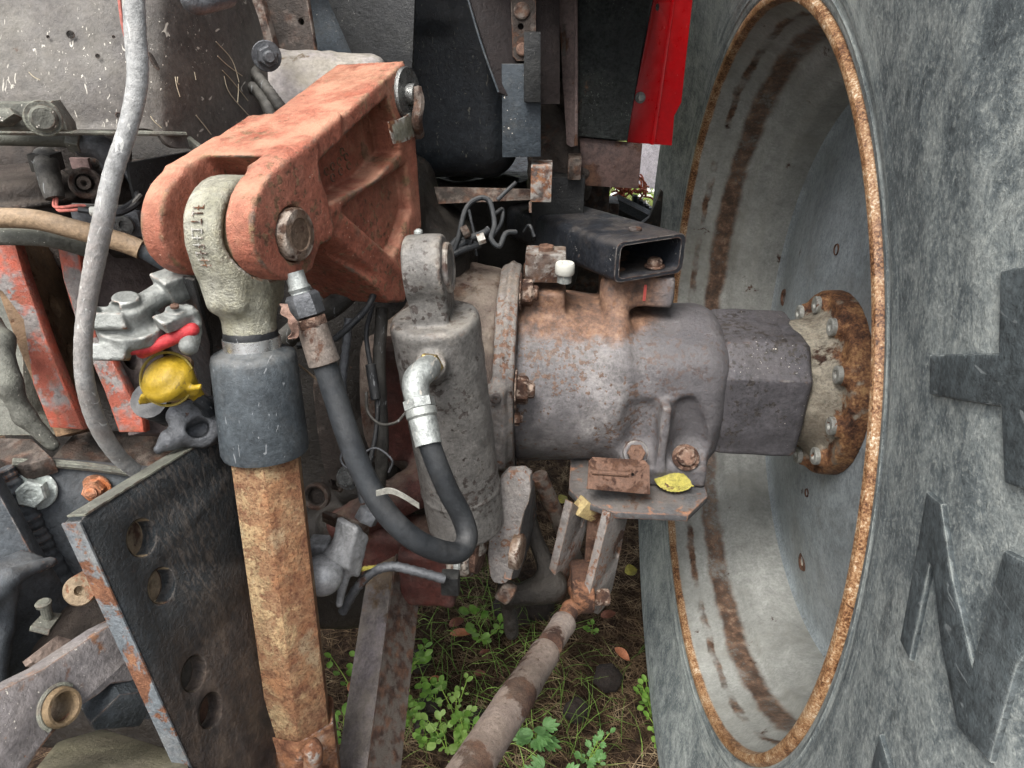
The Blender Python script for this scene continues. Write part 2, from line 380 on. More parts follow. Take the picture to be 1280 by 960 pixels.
# ------------------------------------------------------------------ palette
def rim_extra(s, c):
    r = s.sep(s.raw); x = r[0]                      # distance along the axle from the lip
    nz = s.noise(18, 7, .6); xx = s.math('ADD', x, s.math('MULTIPLY', s.math('SUBTRACT', nz, .5), .022))
    band = s.math('MULTIPLY', s.ramp(xx, .050, .060), s.ramp(xx, .082, .094, 1, 0))
    lip = s.ramp(s.math('ADD', x, s.math('MULTIPLY', s.math('SUBTRACT', nz, .5), .006)), .001, .005, 1, 0)
    rc = s.cr(s.noise(60, 8, .75), [(.36, '2e2119'), (.48, '4b372a'), (.57, '6a5140'), (.68, '8a7866')])
    lc = s.cr(s.math('ADD', s.math('MULTIPLY', s.noise(26, 8, .75), .5), s.math('MULTIPLY', s.noise(420, 4, .7), .5)), [(.41, '3f2819'), (.46, '6f4b31'), (.51, '936e4c'), (.56, 'ab8e6c'), (.62, 'cfc3b0')])
    c = s.mix(s.math('MULTIPLY', band, s.ramp(s.math('ADD', s.math('MULTIPLY', s.noise(12, 6), .5), s.math('MULTIPLY', s.noise(120, 6, .75), .5)), .36, .50, .35, .95)), c, rc)
    thin = s.math('MULTIPLY', s.ramp(xx, .022, .026), s.ramp(xx, .033, .037, 1, 0)); c = s.mix(s.math('MULTIPLY', thin, s.ramp(s.noise(14, 5), .4, .6)), c, rc)
    return s.mix(lip, c, lc)
m_rim = paint('rim_paint', ['80817d', '93948f', 'a5a6a1'], rust=.08, fine=.4, rc=DRUST, rs=16, bump=.14, dust=.0, stain=.4, stainc='55503f', rough=.5, extra=rim_extra, spec=.4)
m_disc = paint('disc_paint', ['7f878a', '8f979a', 'a0a7aa'], rust=.04, rc=DRUST, rs=20, bump=.10, stain=.35, stainc='514a37', rough=.42, spec=.45)
def hub_extra(s, c):
    q = s.sep(s.raw); rr = s.math('SQRT', s.math('ADD', s.math('MULTIPLY', q[1], q[1]), s.math('MULTIPLY', q[2], q[2]))); rn = s.math('ADD', rr, s.math('MULTIPLY', s.math('SUBTRACT', s.noise(16, 7, .7), .5), .09))
    rc = s.cr(s.math('ADD', s.math('MULTIPLY', s.noise(40, 8, .75), .7), s.math('MULTIPLY', s.noise(300, 4), .3)), [(.38, '2e1d14'), (.46, '573927'), (.53, '7d573a'), (.62, 'a58158')])
    return s.mix(s.math('MULTIPLY', s.ramp(rn, .108, .114), s.ramp(s.noise(22, 6), .36, .44)), c, rc)
m_hub = paint('hub_rust', ['7b7467', '958e7f', '6b6052'], rust=.15, rc=DRUST, rs=13, bump=.6, stain=.6, stainc='4a3c30', fine=.8, extra=hub_extra)
m_hubbolt = paint('hub_bolt_zinc', ['8c8c86', 'a2a29b'], rust=.22, rs=60, bump=.3, metal=.3, rough=.5)
m_tyre = None
def tyre_mat():
    s = NT('tyre_rubber')
    q = s.sep(s.raw); ang = s.math('ARCTAN2', q[2], q[1]); rr = s.math('SQRT', s.math('ADD', s.math('MULTIPLY', q[1], q[1]), s.math('MULTIPLY', q[2], q[2])))
    cb = s.n('ShaderNodeCombineXYZ'); s.l(s.math('MULTIPLY', ang, 2.2), cb.inputs[0]); s.l(s.math('MULTIPLY', rr, 70), cb.inputs[1])
    conc = s.noise(1.6, 6, .7, co=cb.outputs[0])
    c2 = s.n('ShaderNodeCombineXYZ'); s.l(s.math('ADD', s.math('MULTIPLY', ang, 34), s.math('MULTIPLY', rr, 22)), c2.inputs[0]); s.l(s.math('MULTIPLY', rr, 9), c2.inputs[1])
    rad = s.noise(1.0, 8, .72, .8, co=c2.outputs[0])
    n1 = s.noise(6, 9, .7, .6); n2 = s.noise(32, 8, .75, .8); n3 = s.noise(260, 5, .75)
    near = s.ramp(rr, .53, .58, .45, .05)
    k = s.math('ADD', s.math('ADD', s.math('MULTIPLY', n1, .32), s.math('MULTIPLY', n2, .33)), s.math('ADD', s.math('MULTIPLY', rad, .09), s.math('MULTIPLY', n3, .26)))
    k = s.math('ADD', k, s.math('MULTIPLY', s.math('SUBTRACT', s.noise(2.6, 6, .6, .8), .5), .28))
    k = s.math('ADD', s.math('MULTIPLY', k, s.math('SUBTRACT', 1.0, near)), s.math('MULTIPLY', conc, near))
    c = s.cr(k, [(.39, '454b4d'), (.455, '62696a'), (.50, '808684'), (.55, '9a9f9b'), (.62, 'b0b4ae')])
    dk = s.math('MULTIPLY', s.ramp(s.noise(14, 9, .8, 1.5), .54, .62), s.ramp(n1, .45, .6)); c = s.mix(s.math('MULTIPLY', dk, .6), c, lin('3f4547'))
    c = s.mix(s.math('MULTIPLY', s.ramp(n3, .54, .66), .35), c, lin('b0b3ac'))
    s.put(s.b.inputs['Base Color'], c); s.b.inputs['Roughness'].default_value = .8; s.b.inputs['Specular IOR Level'].default_value = .25
    h = s.math('ADD', s.math('ADD', s.math('MULTIPLY', s.noise(34, 8, .75, .6), 1.0), s.math('MULTIPLY', n3, .5)), s.math('MULTIPLY', s.math('ADD', rad, s.math('MULTIPLY', conc, near)), .8))
    bp = s.n('ShaderNodeBump'); bp.inputs['Distance'].default_value = .003; s.l(h, bp.inputs['Height']); s.l(bp.outputs[0], s.b.inputs['Normal']); return s.m
m_tyre = tyre_mat()
def rubber(name, cols, rough=.6, bump=.15, dust=.2, scale=40):
    return paint(name, cols, rust=0, bump=bump, dust=dust, dustc='8d8a84', stain=.3, stainc='15151a', rough=rough, grain=500, scr=.12, speckc='8b8e90')
m_letter = paint('raised_rubber', ['363c3e', '464d4f', '5c6263'], rust=0, rc=[(.3, '7b817f'), (.7, '9da29e')], bump=.5, fine=.8, dust=.0, ed=True, wear_or_glint=.35, wear_or_glint_c='a0a5a1', stain=.55, stainc='2f3537', rough=.75, scr=.25, speckc='7b8080')  # pale rim on the letter edges is a highlight painted into the colour
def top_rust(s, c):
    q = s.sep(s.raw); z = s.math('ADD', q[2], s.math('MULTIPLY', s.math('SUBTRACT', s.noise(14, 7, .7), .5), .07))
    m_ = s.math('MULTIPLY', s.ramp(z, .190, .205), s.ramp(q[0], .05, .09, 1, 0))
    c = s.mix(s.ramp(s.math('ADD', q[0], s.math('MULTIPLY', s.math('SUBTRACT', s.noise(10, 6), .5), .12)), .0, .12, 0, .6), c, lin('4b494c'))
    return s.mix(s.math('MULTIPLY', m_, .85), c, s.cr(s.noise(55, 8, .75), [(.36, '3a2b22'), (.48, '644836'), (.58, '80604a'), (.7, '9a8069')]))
m_housing = paint('housing_grey', ['5d5b5c', '6f6c6d', '868381'], rust=.12, freck=.4, freckc='54433a', freckc2='705b4e', extra=top_rust, rc=DRUST, rs=17, dust=.3, dustc='6a645e', wear_or_glint=.45, wear_or_glint_c='8f8b86', bump=.38, stain=.6, stainc='35353a', rough=.55, speck=.0, spec=.4)
m_house2 = paint('housing_dark_grey', ['413f41', '4e4c4f', '5e5b5e'], rust=.05, freck=.35, freckc='2b2827', freckc2='45403d', rc=DRUST, rs=17, dust=.12, dustc='655c53', wear_or_glint=.5, wear_or_glint_c='7f7b78', bump=.32, stain=.45, stainc='302e2f', rough=.55, speck=.15)
m_diff = paint('rusty_housing_brown', ['51463f', '62554d', '72665e'], rust=.4, rc=DRUST, rs=11, dust=.35, wear_or_glint=.3, bump=.5, stain=.5, stainc='3a302b')
m_redrust = paint('old_red_paint', ['4d2620', '442520', '3b3330'], rust=.30, rc=DRUST, rs=14, bump=.4, stain=.5, dust=.2)
m_nut = paint('rusty_nut', ['6b5346', '7e6252'], rust=.5, rc=DRUST, rs=60, bump=.6, wear_or_glint=.3, wear_or_glint_c='9c8a7c')
m_nutdark = paint('dark_nut', ['4d4744', '615a57'], rust=.35, rc=DRUST, rs=50, bump=.5)
m_orange = paint('orange_paint', ['8a4d3b', '9a5c49', 'aa6f5b'], rust=.12, rc=[(.3, '3f2c20'), (.5, '66503a'), (.7, '8c7654')], rs=15, dust=.75, dustc='bf8f76', freck=.2, freckc='5a3a2b', freckc2='8a6a50', wear_or_glint=.8, wear_or_glint_c='5f5046', bump=.5, stain=.6, stainc='5f4630', rough=.6, grain=420, speck=.1, speckc='d8b7a2')
m_galv = paint('zinc_yellow_cast', ['857f69', '9c9a88', 'b1b0a4'], rust=.0, rc=RUST, dust=.2, dustc='c5c1b0', wear_or_glint=.6, wear_or_glint_c='c9c8c0', bump=.4, stain=.6, stainc='766a3f', rough=.42, metal=.45, grain=420)
m_pin = paint('pin_steel', ['5e4c40', '7a6656', '8b7a6c'], rust=.3, rc=DRUST, rs=45, bump=.5, metal=.5, rough=.5, wear_or_glint=.4, wear_or_glint_c='b0a498')
m_ball = paint('bare_steel_ball', ['8d8064', 'a3967a', 'b3a88e'], rust=.12, rc=DRUST, bump=.15, metal=.6, rough=.35)
m_band = paint('clamp_band_steel', ['c0c2c2', 'd2d4d4'], rust=0, fine=.1, stain=.15, bump=.05, metal=.9, rough=.25, grain=900)
m_black = rubber('black_rubber', ['191b1d', '23262a'], .5)
m_collar = rubber('collar_rubber', ['34393d', '41474b', '4d5357'], .55, .2, .3)
def hex_extra(s, c):
    c = s.mix(s.ramp(s.noise(9, 6, .65, .5), .47, .60, 0, .65), c, s.cr(s.noise(90, 6, .7), [(.4, '6b3f2a'), (.55, '95603f')]))
    c = s.mix(s.ramp(s.noise(13, 6, .65), .54, .64, 0, .6), c, lin('b7a888'))
    z = s.sep(s.raw)[2]; t = s.ramp(s.math('ADD', z, s.math('MULTIPLY', s.noise(22, 7, .7), .16)), -.055, -.02)
    c = s.mix(s.math('MULTIPLY', t, .7), c, lin('71787a'))
    return s.mix(s.ramp(s.noise(320, 4, .7), .53, .60, 0, .6), c, lin('5a3524'))
m_hex = paint('rusty_hex_tube', ['ab9774', 'a58c68', '95785a'], rust=.55, rc=[(.30, '5c3b2a'), (.42, '8a6349'), (.53, 'a88563'), (.68, 'bfa985')], rs=30, bump=.9, ed=True, wear_or_glint=.5, wear_or_glint_c='6a3c2c', stain=.45, stainc='7a5640', rough=.85, fine=.7, extra=hex_extra)
m_hexlow = paint('rusty_sleeve', ['7f8074', '8b6347', '9c6a48'], rust=.5, rc=RUST, rs=18, bump=.6, wear_or_glint=.3, stain=.4, stainc='6b4432')
m_cyl = paint('cylinder_grey', ['54514f', '62605d', '74716d'], freck=.1, freckc='35302d', freckc2='4a4441', rust=.03, rc=DRUST, rs=20, dust=.35, dustc='8f897e', wear_or_glint=.6, wear_or_glint_c='9a948b', bump=.25, stain=.2, stainc='45413f', rough=.5, speck=.12, speckc='3a3634', grain=450)
m_hose = paint('hose_rubber', ['1b1d1f', '25282b', '303437'], rust=0, fine=.4, bump=.15, dust=.25, dustc='6d6b68', stain=.2, rough=.6)
m_brass = paint('brass_fitting', ['8d7a4b', 'a58f5c'], rust=.1, bump=.2, metal=.7, rough=.4)
m_zinc = paint('zinc_fitting', ['868a88', '9b9f9c', 'abaeaa'], rust=.03, rc=DRUST, bump=.25, metal=.5, rough=.42, stain=.35, stainc='5b5f57', scr=.2)
m_zincd = paint('dull_fitting', ['55575a', '67696c'], rust=.15, rc=DRUST, rs=30, bump=.3, metal=.5, rough=.45, stain=.4)
m_link = paint('link_grey', ['6f6b68', '807c79', '6b5f55'], freck=.5, rust=.2, rc=DRUST, rs=16, bump=.4, ed=True, wear_or_glint=.6, wear_or_glint_c='8b6d55', stain=.4, stainc='4d3f36', dust=.2)
m_steelbr = paint('bracket_dark', ['454547', '545455', '636160'], rust=.14, rc=DRUST, rs=22, bump=.35, ed=True, wear_or_glint=.8, wear_or_glint_c='97684a', dust=.25, dustc='7c6f64', stain=.4)
m_rust = paint('plain_rust', ['57443a', '664e41', '745848'], rust=.4, rc=DRUST, rs=24, bump=.55, stain=.35, stainc='4a3022')
m_rod = paint('stabiliser_tube', ['6b5f58', '7a6e66', '88807a'], rust=.40, rc=DRUST, rs=14, bump=.5, stain=.5, stainc='453932', dust=.2, dustc='8a7c6c')
m_tubeb = paint('black_box_section', ['16181c', '1f2227', '2b2e34'], rust=.03, rc=DRUST, rs=20, dust=.22, dustc='6e655c', ed=True, wear_or_glint=.5, wear_or_glint_c='85807b', bump=.2, speck=.35, speckc='8c8a86', stain=.2, rough=.45)
m_blackm = paint('black_sheet_metal', ['151616', '1c1d1e', '282928'], rust=.05, rc=DRUST, dust=.25, dustc='565550', bump=.3, speck=.25, speckc='6d6d68', stain=.3, rough=.5)
m_mesh = paint('dusty_black_panel', ['161918', '1f2322', '2b2f2c'], rust=.04, rc=DRUST, dust=.3, dustc='45443c', fine=1.4, bump=.8, speck=.6, speckc='515550', stain=.3, rough=.7, grain=300)
m_tank = paint('tank_plastic', ['15181b', '1c2023', '262b2f'], rust=.0, dust=.35, dustc='57595a', bump=.15, speck=.2, speckc='6f6c60', stain=.3, rough=.42, spec=.5, scr=.1, speckc2=None) if False else paint('tank_plastic', ['171a1d', '20252a', '2b3136'], rust=0, dust=.4, dustc='57595a', bump=.15, speck=.2, speckc='6f6c60', stain=.35, stainc='0d0e10', rough=.42, spec=.5, scr=.15)
m_bluegrey = paint('blue_grey_metal', ['262c31', '343b41', '464d52'], rust=.06, rc=DRUST, dust=.35, dustc='756f62', bump=.25, speck=.05, stain=.45, stainc='22262a')
m_red = paint('bright_red_sheet', ['a80810', 'b80c14', 'a00a12'], rust=0, fine=.12, bump=.06, stain=.12, stainc='70080c', rough=.38, spec=.5, speck=.05, speckc='c46a68')
m_purple = paint('faded_purple_strip', ['5a4d49', '6b5c58', '7a6c68'], rust=.2, rc=DRUST, bump=.3, stain=.4)
m_fender = paint('faded_brown_grey', ['45413f', '524e4a', '635f59'], rust=.02, rc=DRUST, dust=.30, dustc='827e70', bump=.2, speck=.25, speckc='cfcabd', scr=.05, stain=.35, stainc='3f3a38', rough=.48, wear_or_glint=.5, wear_or_glint_c='8b8a78')
m_moss = paint('mossy_grey_casting', ['494942', '5c5c55', '6f6f67'], rust=.05, rc=DRUST, dust=.35, dustc='85877a', bump=.4, stain=.5, stainc='33352a', ed=True, wear_or_glint=.4, wear_or_glint_c='8f9182', speck=.2)
m_pipe = paint('grey_sleeve', ['7e7f7e', '8f908f', 'a0a09f'], rust=0, dust=.3, dustc='b0aca2', bump=.35, stain=.45, stainc='6b5647', rough=.55, scr=.25, speckc='c6c6c2')
m_tan = paint('tan_hose', ['6f5d4a', '836f58', '957f65'], rust=0, dust=.25, bump=.3, stain=.4, stainc='4d4036', rough=.6)
m_pinkgrey = paint('grey_over_red_casting', ['736e6b', '7d7875', '68625f'], rust=.38, rc=[(.3, '7d4133'), (.48, '9c5545'), (.58, '8c5544'), (.72, '6b5140')], rs=13, bump=.5, wear_or_glint=.5, wear_or_glint_c='a5503c', stain=.35, stainc='5e4a3f')
m_brownrust = paint('brown_rust_casting', ['7c644b', '8c7156', '66503a'], rust=.4, rc=[(.25, '33241a'), (.45, '574030'), (.65, '7d5d40'), (.8, 'a08a70')], rs=9, bump=.45, stain=.5, stainc='2e241d')
m_coupl = paint('coupling_aluminium', ['6d706e', '868986', '9b9e9a'], rust=0, dust=.5, dustc='babbb5', bump=.3, stain=.45, stainc='42443f', rough=.5, metal=.35, wear_or_glint=.6, wear_or_glint_c='bdbeb8')
m_gasket = paint('red_gasket', ['a42a2e', 'b5363a', 'c04a4c'], rust=0, bump=.15, stain=.3, rough=.5)
m_yellow = paint('yellow_plastic', ['8f761c', 'a38724', 'b39834'], rust=0, fine=.4, bump=.15, stain=.5, stainc='5c4a18', rough=.4, scr=.3, speckc='5c5030')
m_steel = paint('worn_steel', ['626362', '787977', '8d8d8a'], rust=.06, rc=DRUST, bump=.3, metal=.75, rough=.32, stain=.4)
m_zboltl = paint('zinc_bolt_flaky', ['8f9692', 'a9b0ab', 'bcc2be'], rust=.03, rs=30, bump=.4, metal=.5, rough=.4, stain=.35, stainc='5d6462', speck=.5, speckc='d8dcd8')
m_ruboltl = paint('rusty_bolt', ['a0562c', 'b0683c', 'a89888'], rust=.55, rs=40, bump=.6)
def plate_extra(s, c):
    z = s.sep(s.raw)[2]; nz = s.noise(9, 6, .6); low = s.ramp(s.math('ADD', z, s.math('MULTIPLY', nz, .12)), -.02, .05, 1, 0)
    wr = s.noise(75, 5, .7, 2.2, stretch=(1.4, 1.4, .35)); band = s.ramp(s.noise(3.2, 3), .46, .54)
    c = s.mix(s.math('MULTIPLY', s.ramp(wr, .47, .6), s.math('MULTIPLY', s.math('MULTIPLY', band, .5), s.ramp(s.math('ADD', s.sep(s.raw)[1], s.math('MULTIPLY', nz, .12)), .05, .11))), c, lin('6a625b'))
    return s.mix(s.math('MULTIPLY', low, .6), c, s.cr(s.noise(40, 6, .7), [(.35, '2b2420'), (.5, '4a3d34'), (.65, '6a5a4c')]))
m_bigplate = paint('black_greasy_plate', ['212528', '2c3134', '3c4247'], rust=.03, rc=DRUST, rs=8, dust=.0, ed=True, wear_or_glint=.5, wear_or_glint_c='7b7670', bump=1.1, stain=.4, stainc='121212', rough=.5, grain=200, extra=plate_extra)
m_edge = paint('worn_plate_edge', ['565d62', '666c70', '7b7a76'], rust=.40, rc=RUST, rs=20, bump=.4, stain=.35, stainc='6a4a38')
m_slate = paint('slate_grey_steel', ['363a3e', '42474b', '51565b'], rust=.05, rc=RUST, rs=14, dust=.3, dustc='6f6b66', ed=True, wear_or_glint=.4, wear_or_glint_c='8a8580', bump=.3, stain=.3, stainc='2a2b2c')
m_lowlink = paint('lilac_grey_arm', ['716c6c', '807b7a', '938d8b'], rust=.10, rc=RUST, rs=15, dust=.15, ed=True, wear_or_glint=.8, wear_or_glint_c='8d6a52', bump=.3, stain=.4, stainc='5d5658', speck=.2, rough=.45)
m_greasy = paint('greasy_dark_casting', ['28231f', '352e29', '443b35'], rust=.15, rc=DRUST, rs=12, dust=.35, dustc='5e554c', bump=.7, stain=.5, stainc='161412', wear_or_glint=.3, wear_or_glint_c='6a6058', rough=.55)
m_greasy2 = paint('oily_black_casting', ['1c1a19', '26231f', '302c29'], rust=.05, rc=DRUST, dust=.25, dustc='4b453e', bump=.6, stain=.5, rough=.45, wear_or_glint=.2, wear_or_glint_c='57504a')
m_loom = rubber('wire_loom', ['24221f', '312f2b', '403e39'], .6, .3, .4)
m_white = paint('white_plastic', ['a9a9a2', 'b8b8b0'], rust=0, fine=.1, bump=.08, stain=.15, stainc='8a8678', rough=.4)
m_wirered = paint('faded_red_wire', ['a05a50', 'b06a5e'], rust=0, bump=.05, stain=.1)
m_wood = paint('mossy_timber', ['5d574a', '6e6858', '7b7564'], rust=0, dust=.3, dustc='8d8b70', bump=.7, stain=.5, stainc='3a3a2a', grain=200)
m_concrete = paint('grey_post', ['8b8688', '98939a', 'a49fa2'], rust=0, bump=.3, stain=.25, stainc='6d6a60')
# ------------------------------------------------------------------ rear wheel (axis along world X)
WC = CAM + c2w_dir(AXLE_C)
X = Vector((1, 0, 0)); Y = Vector((0, 1, 0)); Z = Vector((0, 0, 1))
wheel = thing('rear_wheel', 'big tractor rear wheel with grey rusty rim and weathered black tyre', 'wheel', (WC.x, WC.y, 0))
wheel.location = WC; ORG[wheel] = WC.copy()
def sidewall(r):
    """how far the tyre's inner sidewall stands out from the lip plane, by radius"""
    P = [(.500, .014), (.506, .002), (.514, -.005), (.53, -.008), (.56, -.014), (.62, -.027), (.69, -.037), (.75, -.036), (.80, -.024), (.84, .0), (.865, .035)]
    for (a, x), (b, y) in zip(P, P[1:]):
        if r <= b: t = max(0, (r-a)/(b-a)); return x+(y-x)*t
    return P[-1][1]
rs_ = [.500, .503, .506, .509, .512, .516, .52, .524, .526, .528, .532, .536, .54] + [.54+.01*i for i in range(1, 33)]
prof = [(.05, .497), (.03, .499)]+[(sidewall(r)-(.0012 if abs(r-.526) < .0015 else 0) - (.0012 if abs(r-.54) < .003 else 0), r) for r in rs_]+[(.08, .875), (.16, .885), (.24, .888), (.32, .885), (.40, .875)]
prof += [(.48-sidewall(r), r) for r in reversed(rs_)]+[(.44, .499)]
m = M().lathe(WC, X, prof, 180)
tyre = m.obj('tyre', m_tyre, wheel, sharp=50)
# tread lugs (alternating, angled) on the crown
for k in range(38):
    a0 = 2*math.pi*k/38; side = k % 2; m = M(); rows = []
    for t in np.linspace(0, 1, 5):
        s_ = (.02+.26*t) if side == 0 else (.46-.26*t); a = a0+.16*t
        d = Vector((0, math.cos(a), math.sin(a))); tg = Vector((0, -math.sin(a), math.cos(a))); rb = .862+.022*math.sin(min(1, t*1.6)*1.57)
        c = WC+X*s_; rows.append([c+d*rb-tg*.03, c+d*(rb+.045)-tg*.022, c+d*(rb+.045)+tg*.022, c+d*rb+tg*.03])
    m.rings(rows); m.obj('tread_lug', m_tyre, wheel, bevel=.003)
# raised lettering on the sidewall
FL = Fr(o=WC-X*.036, n=-X)
def letter(px):
    q = [FL.px(u, v) for u, v in px]; cu = bpy.data.curves.new('c', 'CURVE'); cu.dimensions = '2D'; cu.fill_mode = 'BOTH'
    sp = cu.splines.new('POLY'); sp.points.add(len(q)-1); sp.use_cyclic_u = True
    for i, a in enumerate(q): sp.points[i].co = (*a, 0, 1)
    cu.extrude = .0012; cu.bevel_depth = .0016; cu.bevel_resolution = 1; cu.offset = -.0016; o = bpy.data.objects.new('c', cu); COL.objects.link(o)
    me = bpy.data.meshes.new_from_object(o.evaluated_get(bpy.context.evaluated_depsgraph_get())); bpy.data.objects.remove(o)
    bm = bmesh.new(); bm.from_mesh(me); bmesh.ops.remove_doubles(bm, verts=bm.verts, dist=1e-6)
    for _ in range(7):
        es = [e for e in bm.edges if e.calc_length() > .012]
        if not es: break
        bmesh.ops.subdivide_edges(bm, edges=es, cuts=1); bmesh.ops.triangulate(bm, faces=[f for f in bm.faces if len(f.verts) > 3])
    for v in bm.verts:
        w = FL.p((v.co.x, v.co.y)); r = math.hypot(w.y-WC.y, w.z-WC.z); top = v.co.z > -.001; zz = v.co.z
        w.x = WC.x+sidewall(r)-(zz+.0006 if top else -.002)
        if top:                                     # draft: pull the top edge in a little is left to the bevel
            pass
        v.co = w-WC
    bmesh.ops.recalc_face_normals(bm, faces=bm.faces)
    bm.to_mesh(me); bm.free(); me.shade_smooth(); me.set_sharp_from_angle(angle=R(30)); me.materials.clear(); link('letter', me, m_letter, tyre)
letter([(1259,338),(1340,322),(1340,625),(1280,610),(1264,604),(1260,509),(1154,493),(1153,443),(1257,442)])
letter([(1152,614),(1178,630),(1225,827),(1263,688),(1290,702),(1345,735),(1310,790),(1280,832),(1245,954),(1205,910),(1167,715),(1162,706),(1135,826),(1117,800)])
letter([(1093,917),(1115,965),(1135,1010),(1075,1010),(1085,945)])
# rim barrel, rolled lip first
rp = [(.004, .5115), (-.004, .5105), (-.0085, .507), (-.0095, .502), (-.0075, .4975), (-.002, .4955), (.006, .4945), (.016, .492), (.024, .486), (.028, .4835), (.034, .4835), (.04, .4815), (.048, .477), (.054, .474),
      (.058, .4715), (.075, .4695), (.092, .4675), (.097, .463), (.101, .455), (.106, .451), (.118, .449), (.128, .4465), (.134, .441), (.139, .4365), (.15, .4345), (.18, .434), (.207, .4335), (.28, .433), (.33, .44), (.40, .468), (.46, .47), (.485, .50), (.49, .51)]
rp2 = [(a+.004, r+.006) for a, r in reversed(rp[8:])]
rim = M().lathe(WC, X, rp+rp2+[(.008, .505)], 200).obj('rim', m_rim, wheel, sharp=40)
# disc, dished, with hand holes and the bolt-through valve hole
dp = [(.180, .437), (.186, .428), (.185, .40), (.175, .34), (.164, .28), (.157, .22), (.155, .16), (.155, .05)]
disc = M().lathe(WC, X, dp+[(a+.012, r) for a, r in reversed(dp)], 128).obj('wheel_disc', m_disc, wheel, sharp=40)
def disc_s(r):
    P = sorted([(b, a) for a, b in dp]);
    for (a, x), (b, y) in zip(P, P[1:]):
        if r <= b: return x+(y-x)*(r-a)/(b-a)
    return .2
def on_disc(u, v):
    p = onplane(u, v, WC+X*.18, X)
    for _ in range(6): p = onplane(u, v, WC+X*disc_s(math.hypot(p.y-WC.y, p.z-WC.z)), X)
    return p
m_hole = paint('light_through_hole', ['c9c3b4', 'd8d2c4'], rust=.1, bump=.05, stain=.1)  # pale colour stands in for daylight seen through the holes
m_ring = paint('brown_rust_ring', ['5a4032', '6a4a38'], rust=.5, rc=DRUST, rs=40)
for (u, v, r, big) in [(1046,312,.0075,0),(980,372,.009,1),(1009,616,.006,0),(1003,702,.0085,1)]:
    p = on_disc(u, v)
    M().lathe(p-X*.0008, -X, [(-.002, r*(1.9 if big else 1.25)), (.0012, r*(1.7 if big else 1.1)), (.0012, r), (-.001, r*.96)], 24).obj('hole_rim', m_ring, disc, label='rust stained ring round a hole' if big else None)
    M().lathe(p, -X, [(-.001, r), (-.0002, r*.9), (-.0002, .0001)], 20).obj('hole_disc', m_hole if not (u == 980) else m_ring, disc)
# hub flange on the axle shaft with its cap screws
HC = WC+X*.124
c = Cast(.003)
c.add(s_cyl(HC+X*.004, HC+X*.034, .134, .136, .007)); c.add(s_cyl(HC-X*.008, HC+X*.02, .100, .108, .008), .010)
c.add(s_cyl(HC-X*.05, HC+X*.01, .088, .098, .006), .012); c.cut(s_cyl(HC-X*.02, HC-X*.006, .080, .080, .002), .004)
for k in range(10):
    a = 2*math.pi*(k+.1)/10; d = Vector((0, math.cos(a), math.sin(a))); c.add(s_cyl(HC+d*.114-X*.004, HC+d*.114+X*.02, .0155, None, .003), .004)
hub = c.obj('hub_flange', m_hub, wheel, lump=.0005, lumpl=.02)
for k in range(10):
    a = 2*math.pi*(k+.1)/10; d = Vector((0, math.cos(a), math.sin(a)))
    M().lathe(HC+d*.114-X*.004, -X, [(-.002, .0125), (.005, .0125), (.0062, .0115), (.0062, .006), (.003, .005), (.003, .0001)], 20).obj('cap_screw', m_hubbolt, hub)
# ------------------------------------------------------------------ axle housing (trumpet), axis along X
AX = Vector((0, WC.y, WC.z))
def ax(x, dy=0, dz=0): return Vector((x, WC.y+dy, WC.z+dz))
def xat(u, d=.95, v=460): return W(u, v, d).x
axle = thing('axle_housing', 'grey speckled cast axle housing running from the gearbox to the wheel hub', 'axle', (xat(760), WC.y, WC.z-.1))
XF = xat(645, .93); XM = xat(765, .93); XE = xat(914, .95); XT = xat(1004, 1.0)
ZU = -.003
c = Cast(.0033)
c.add(s_cyl(ax(XF-.004, 0, ZU), ax(XM+.02, 0, ZU), .131, .120, .01), .004)
# rectangular middle section
c.add(s_box(ax((XM+XE)/2+.004, .0, -.004), (XE-XM)/2+.004, .104, .094, None, .040), .02)
c.add(s_cyl(ax(XM-.06, 0, -.004), ax(XE, 0, -.004), .110, .108, .02), .02)
F_ax = Fr(o=ax(0, -.12, 0), n=-Y)
def pxy(u, v, off=0): return onplane(u, v, ax(0, -.12+off, 0), Y)
# upper front pad with ear carrying the box section
TL, TR, BR, BL = [onplane(u, v, W(812, 318, .935), (-Y*.93+X*.37).normalized()) for u, v in ((768,302),(857,289),(855,345),(769,353))]
YP = max(BL.y, BR.y)+.004
e1 = onplane(757, 352, Vector((0, YP, 0)), Y); e2 = onplane(843, 354, Vector((0, YP, 0)), Y)
ZP = min(BL.z, BR.z)-.0015
c.add(s_box(((e1.x+e2.x)/2, YP+.045, ZP-.022), (e2.x-e1.x)/2, .055, .022, None, .004), .004)
c.add(s_box(((e1.x+e2.x)/2, YP+.10, ZP-.05), (e2.x-e1.x)/2, .012, .05, None, .004), .01)
c.add(s_box((e1.x+.017, YP+.05, ZP-.06), .017, .049, .06, None, .006), .010)
c.add(s_capsule((e1.x+.016, YP+.005, ZP-.02), (e1.x+.018, WC.y-.088, ZP-.105), .016, .014), .022); c.add(s_capsule((e1.x+.018, WC.y-.088, ZP-.105), (e1.x+.014, WC.y-.104, ZP-.17), .014, .008), .03)
# rear bolting pads round the flange
for dz, dy in ((.137, -.02),):
    c.add(s_box(ax(XF+.033, dy, dz-.012), .028, .03, .02, None, .004), .012)
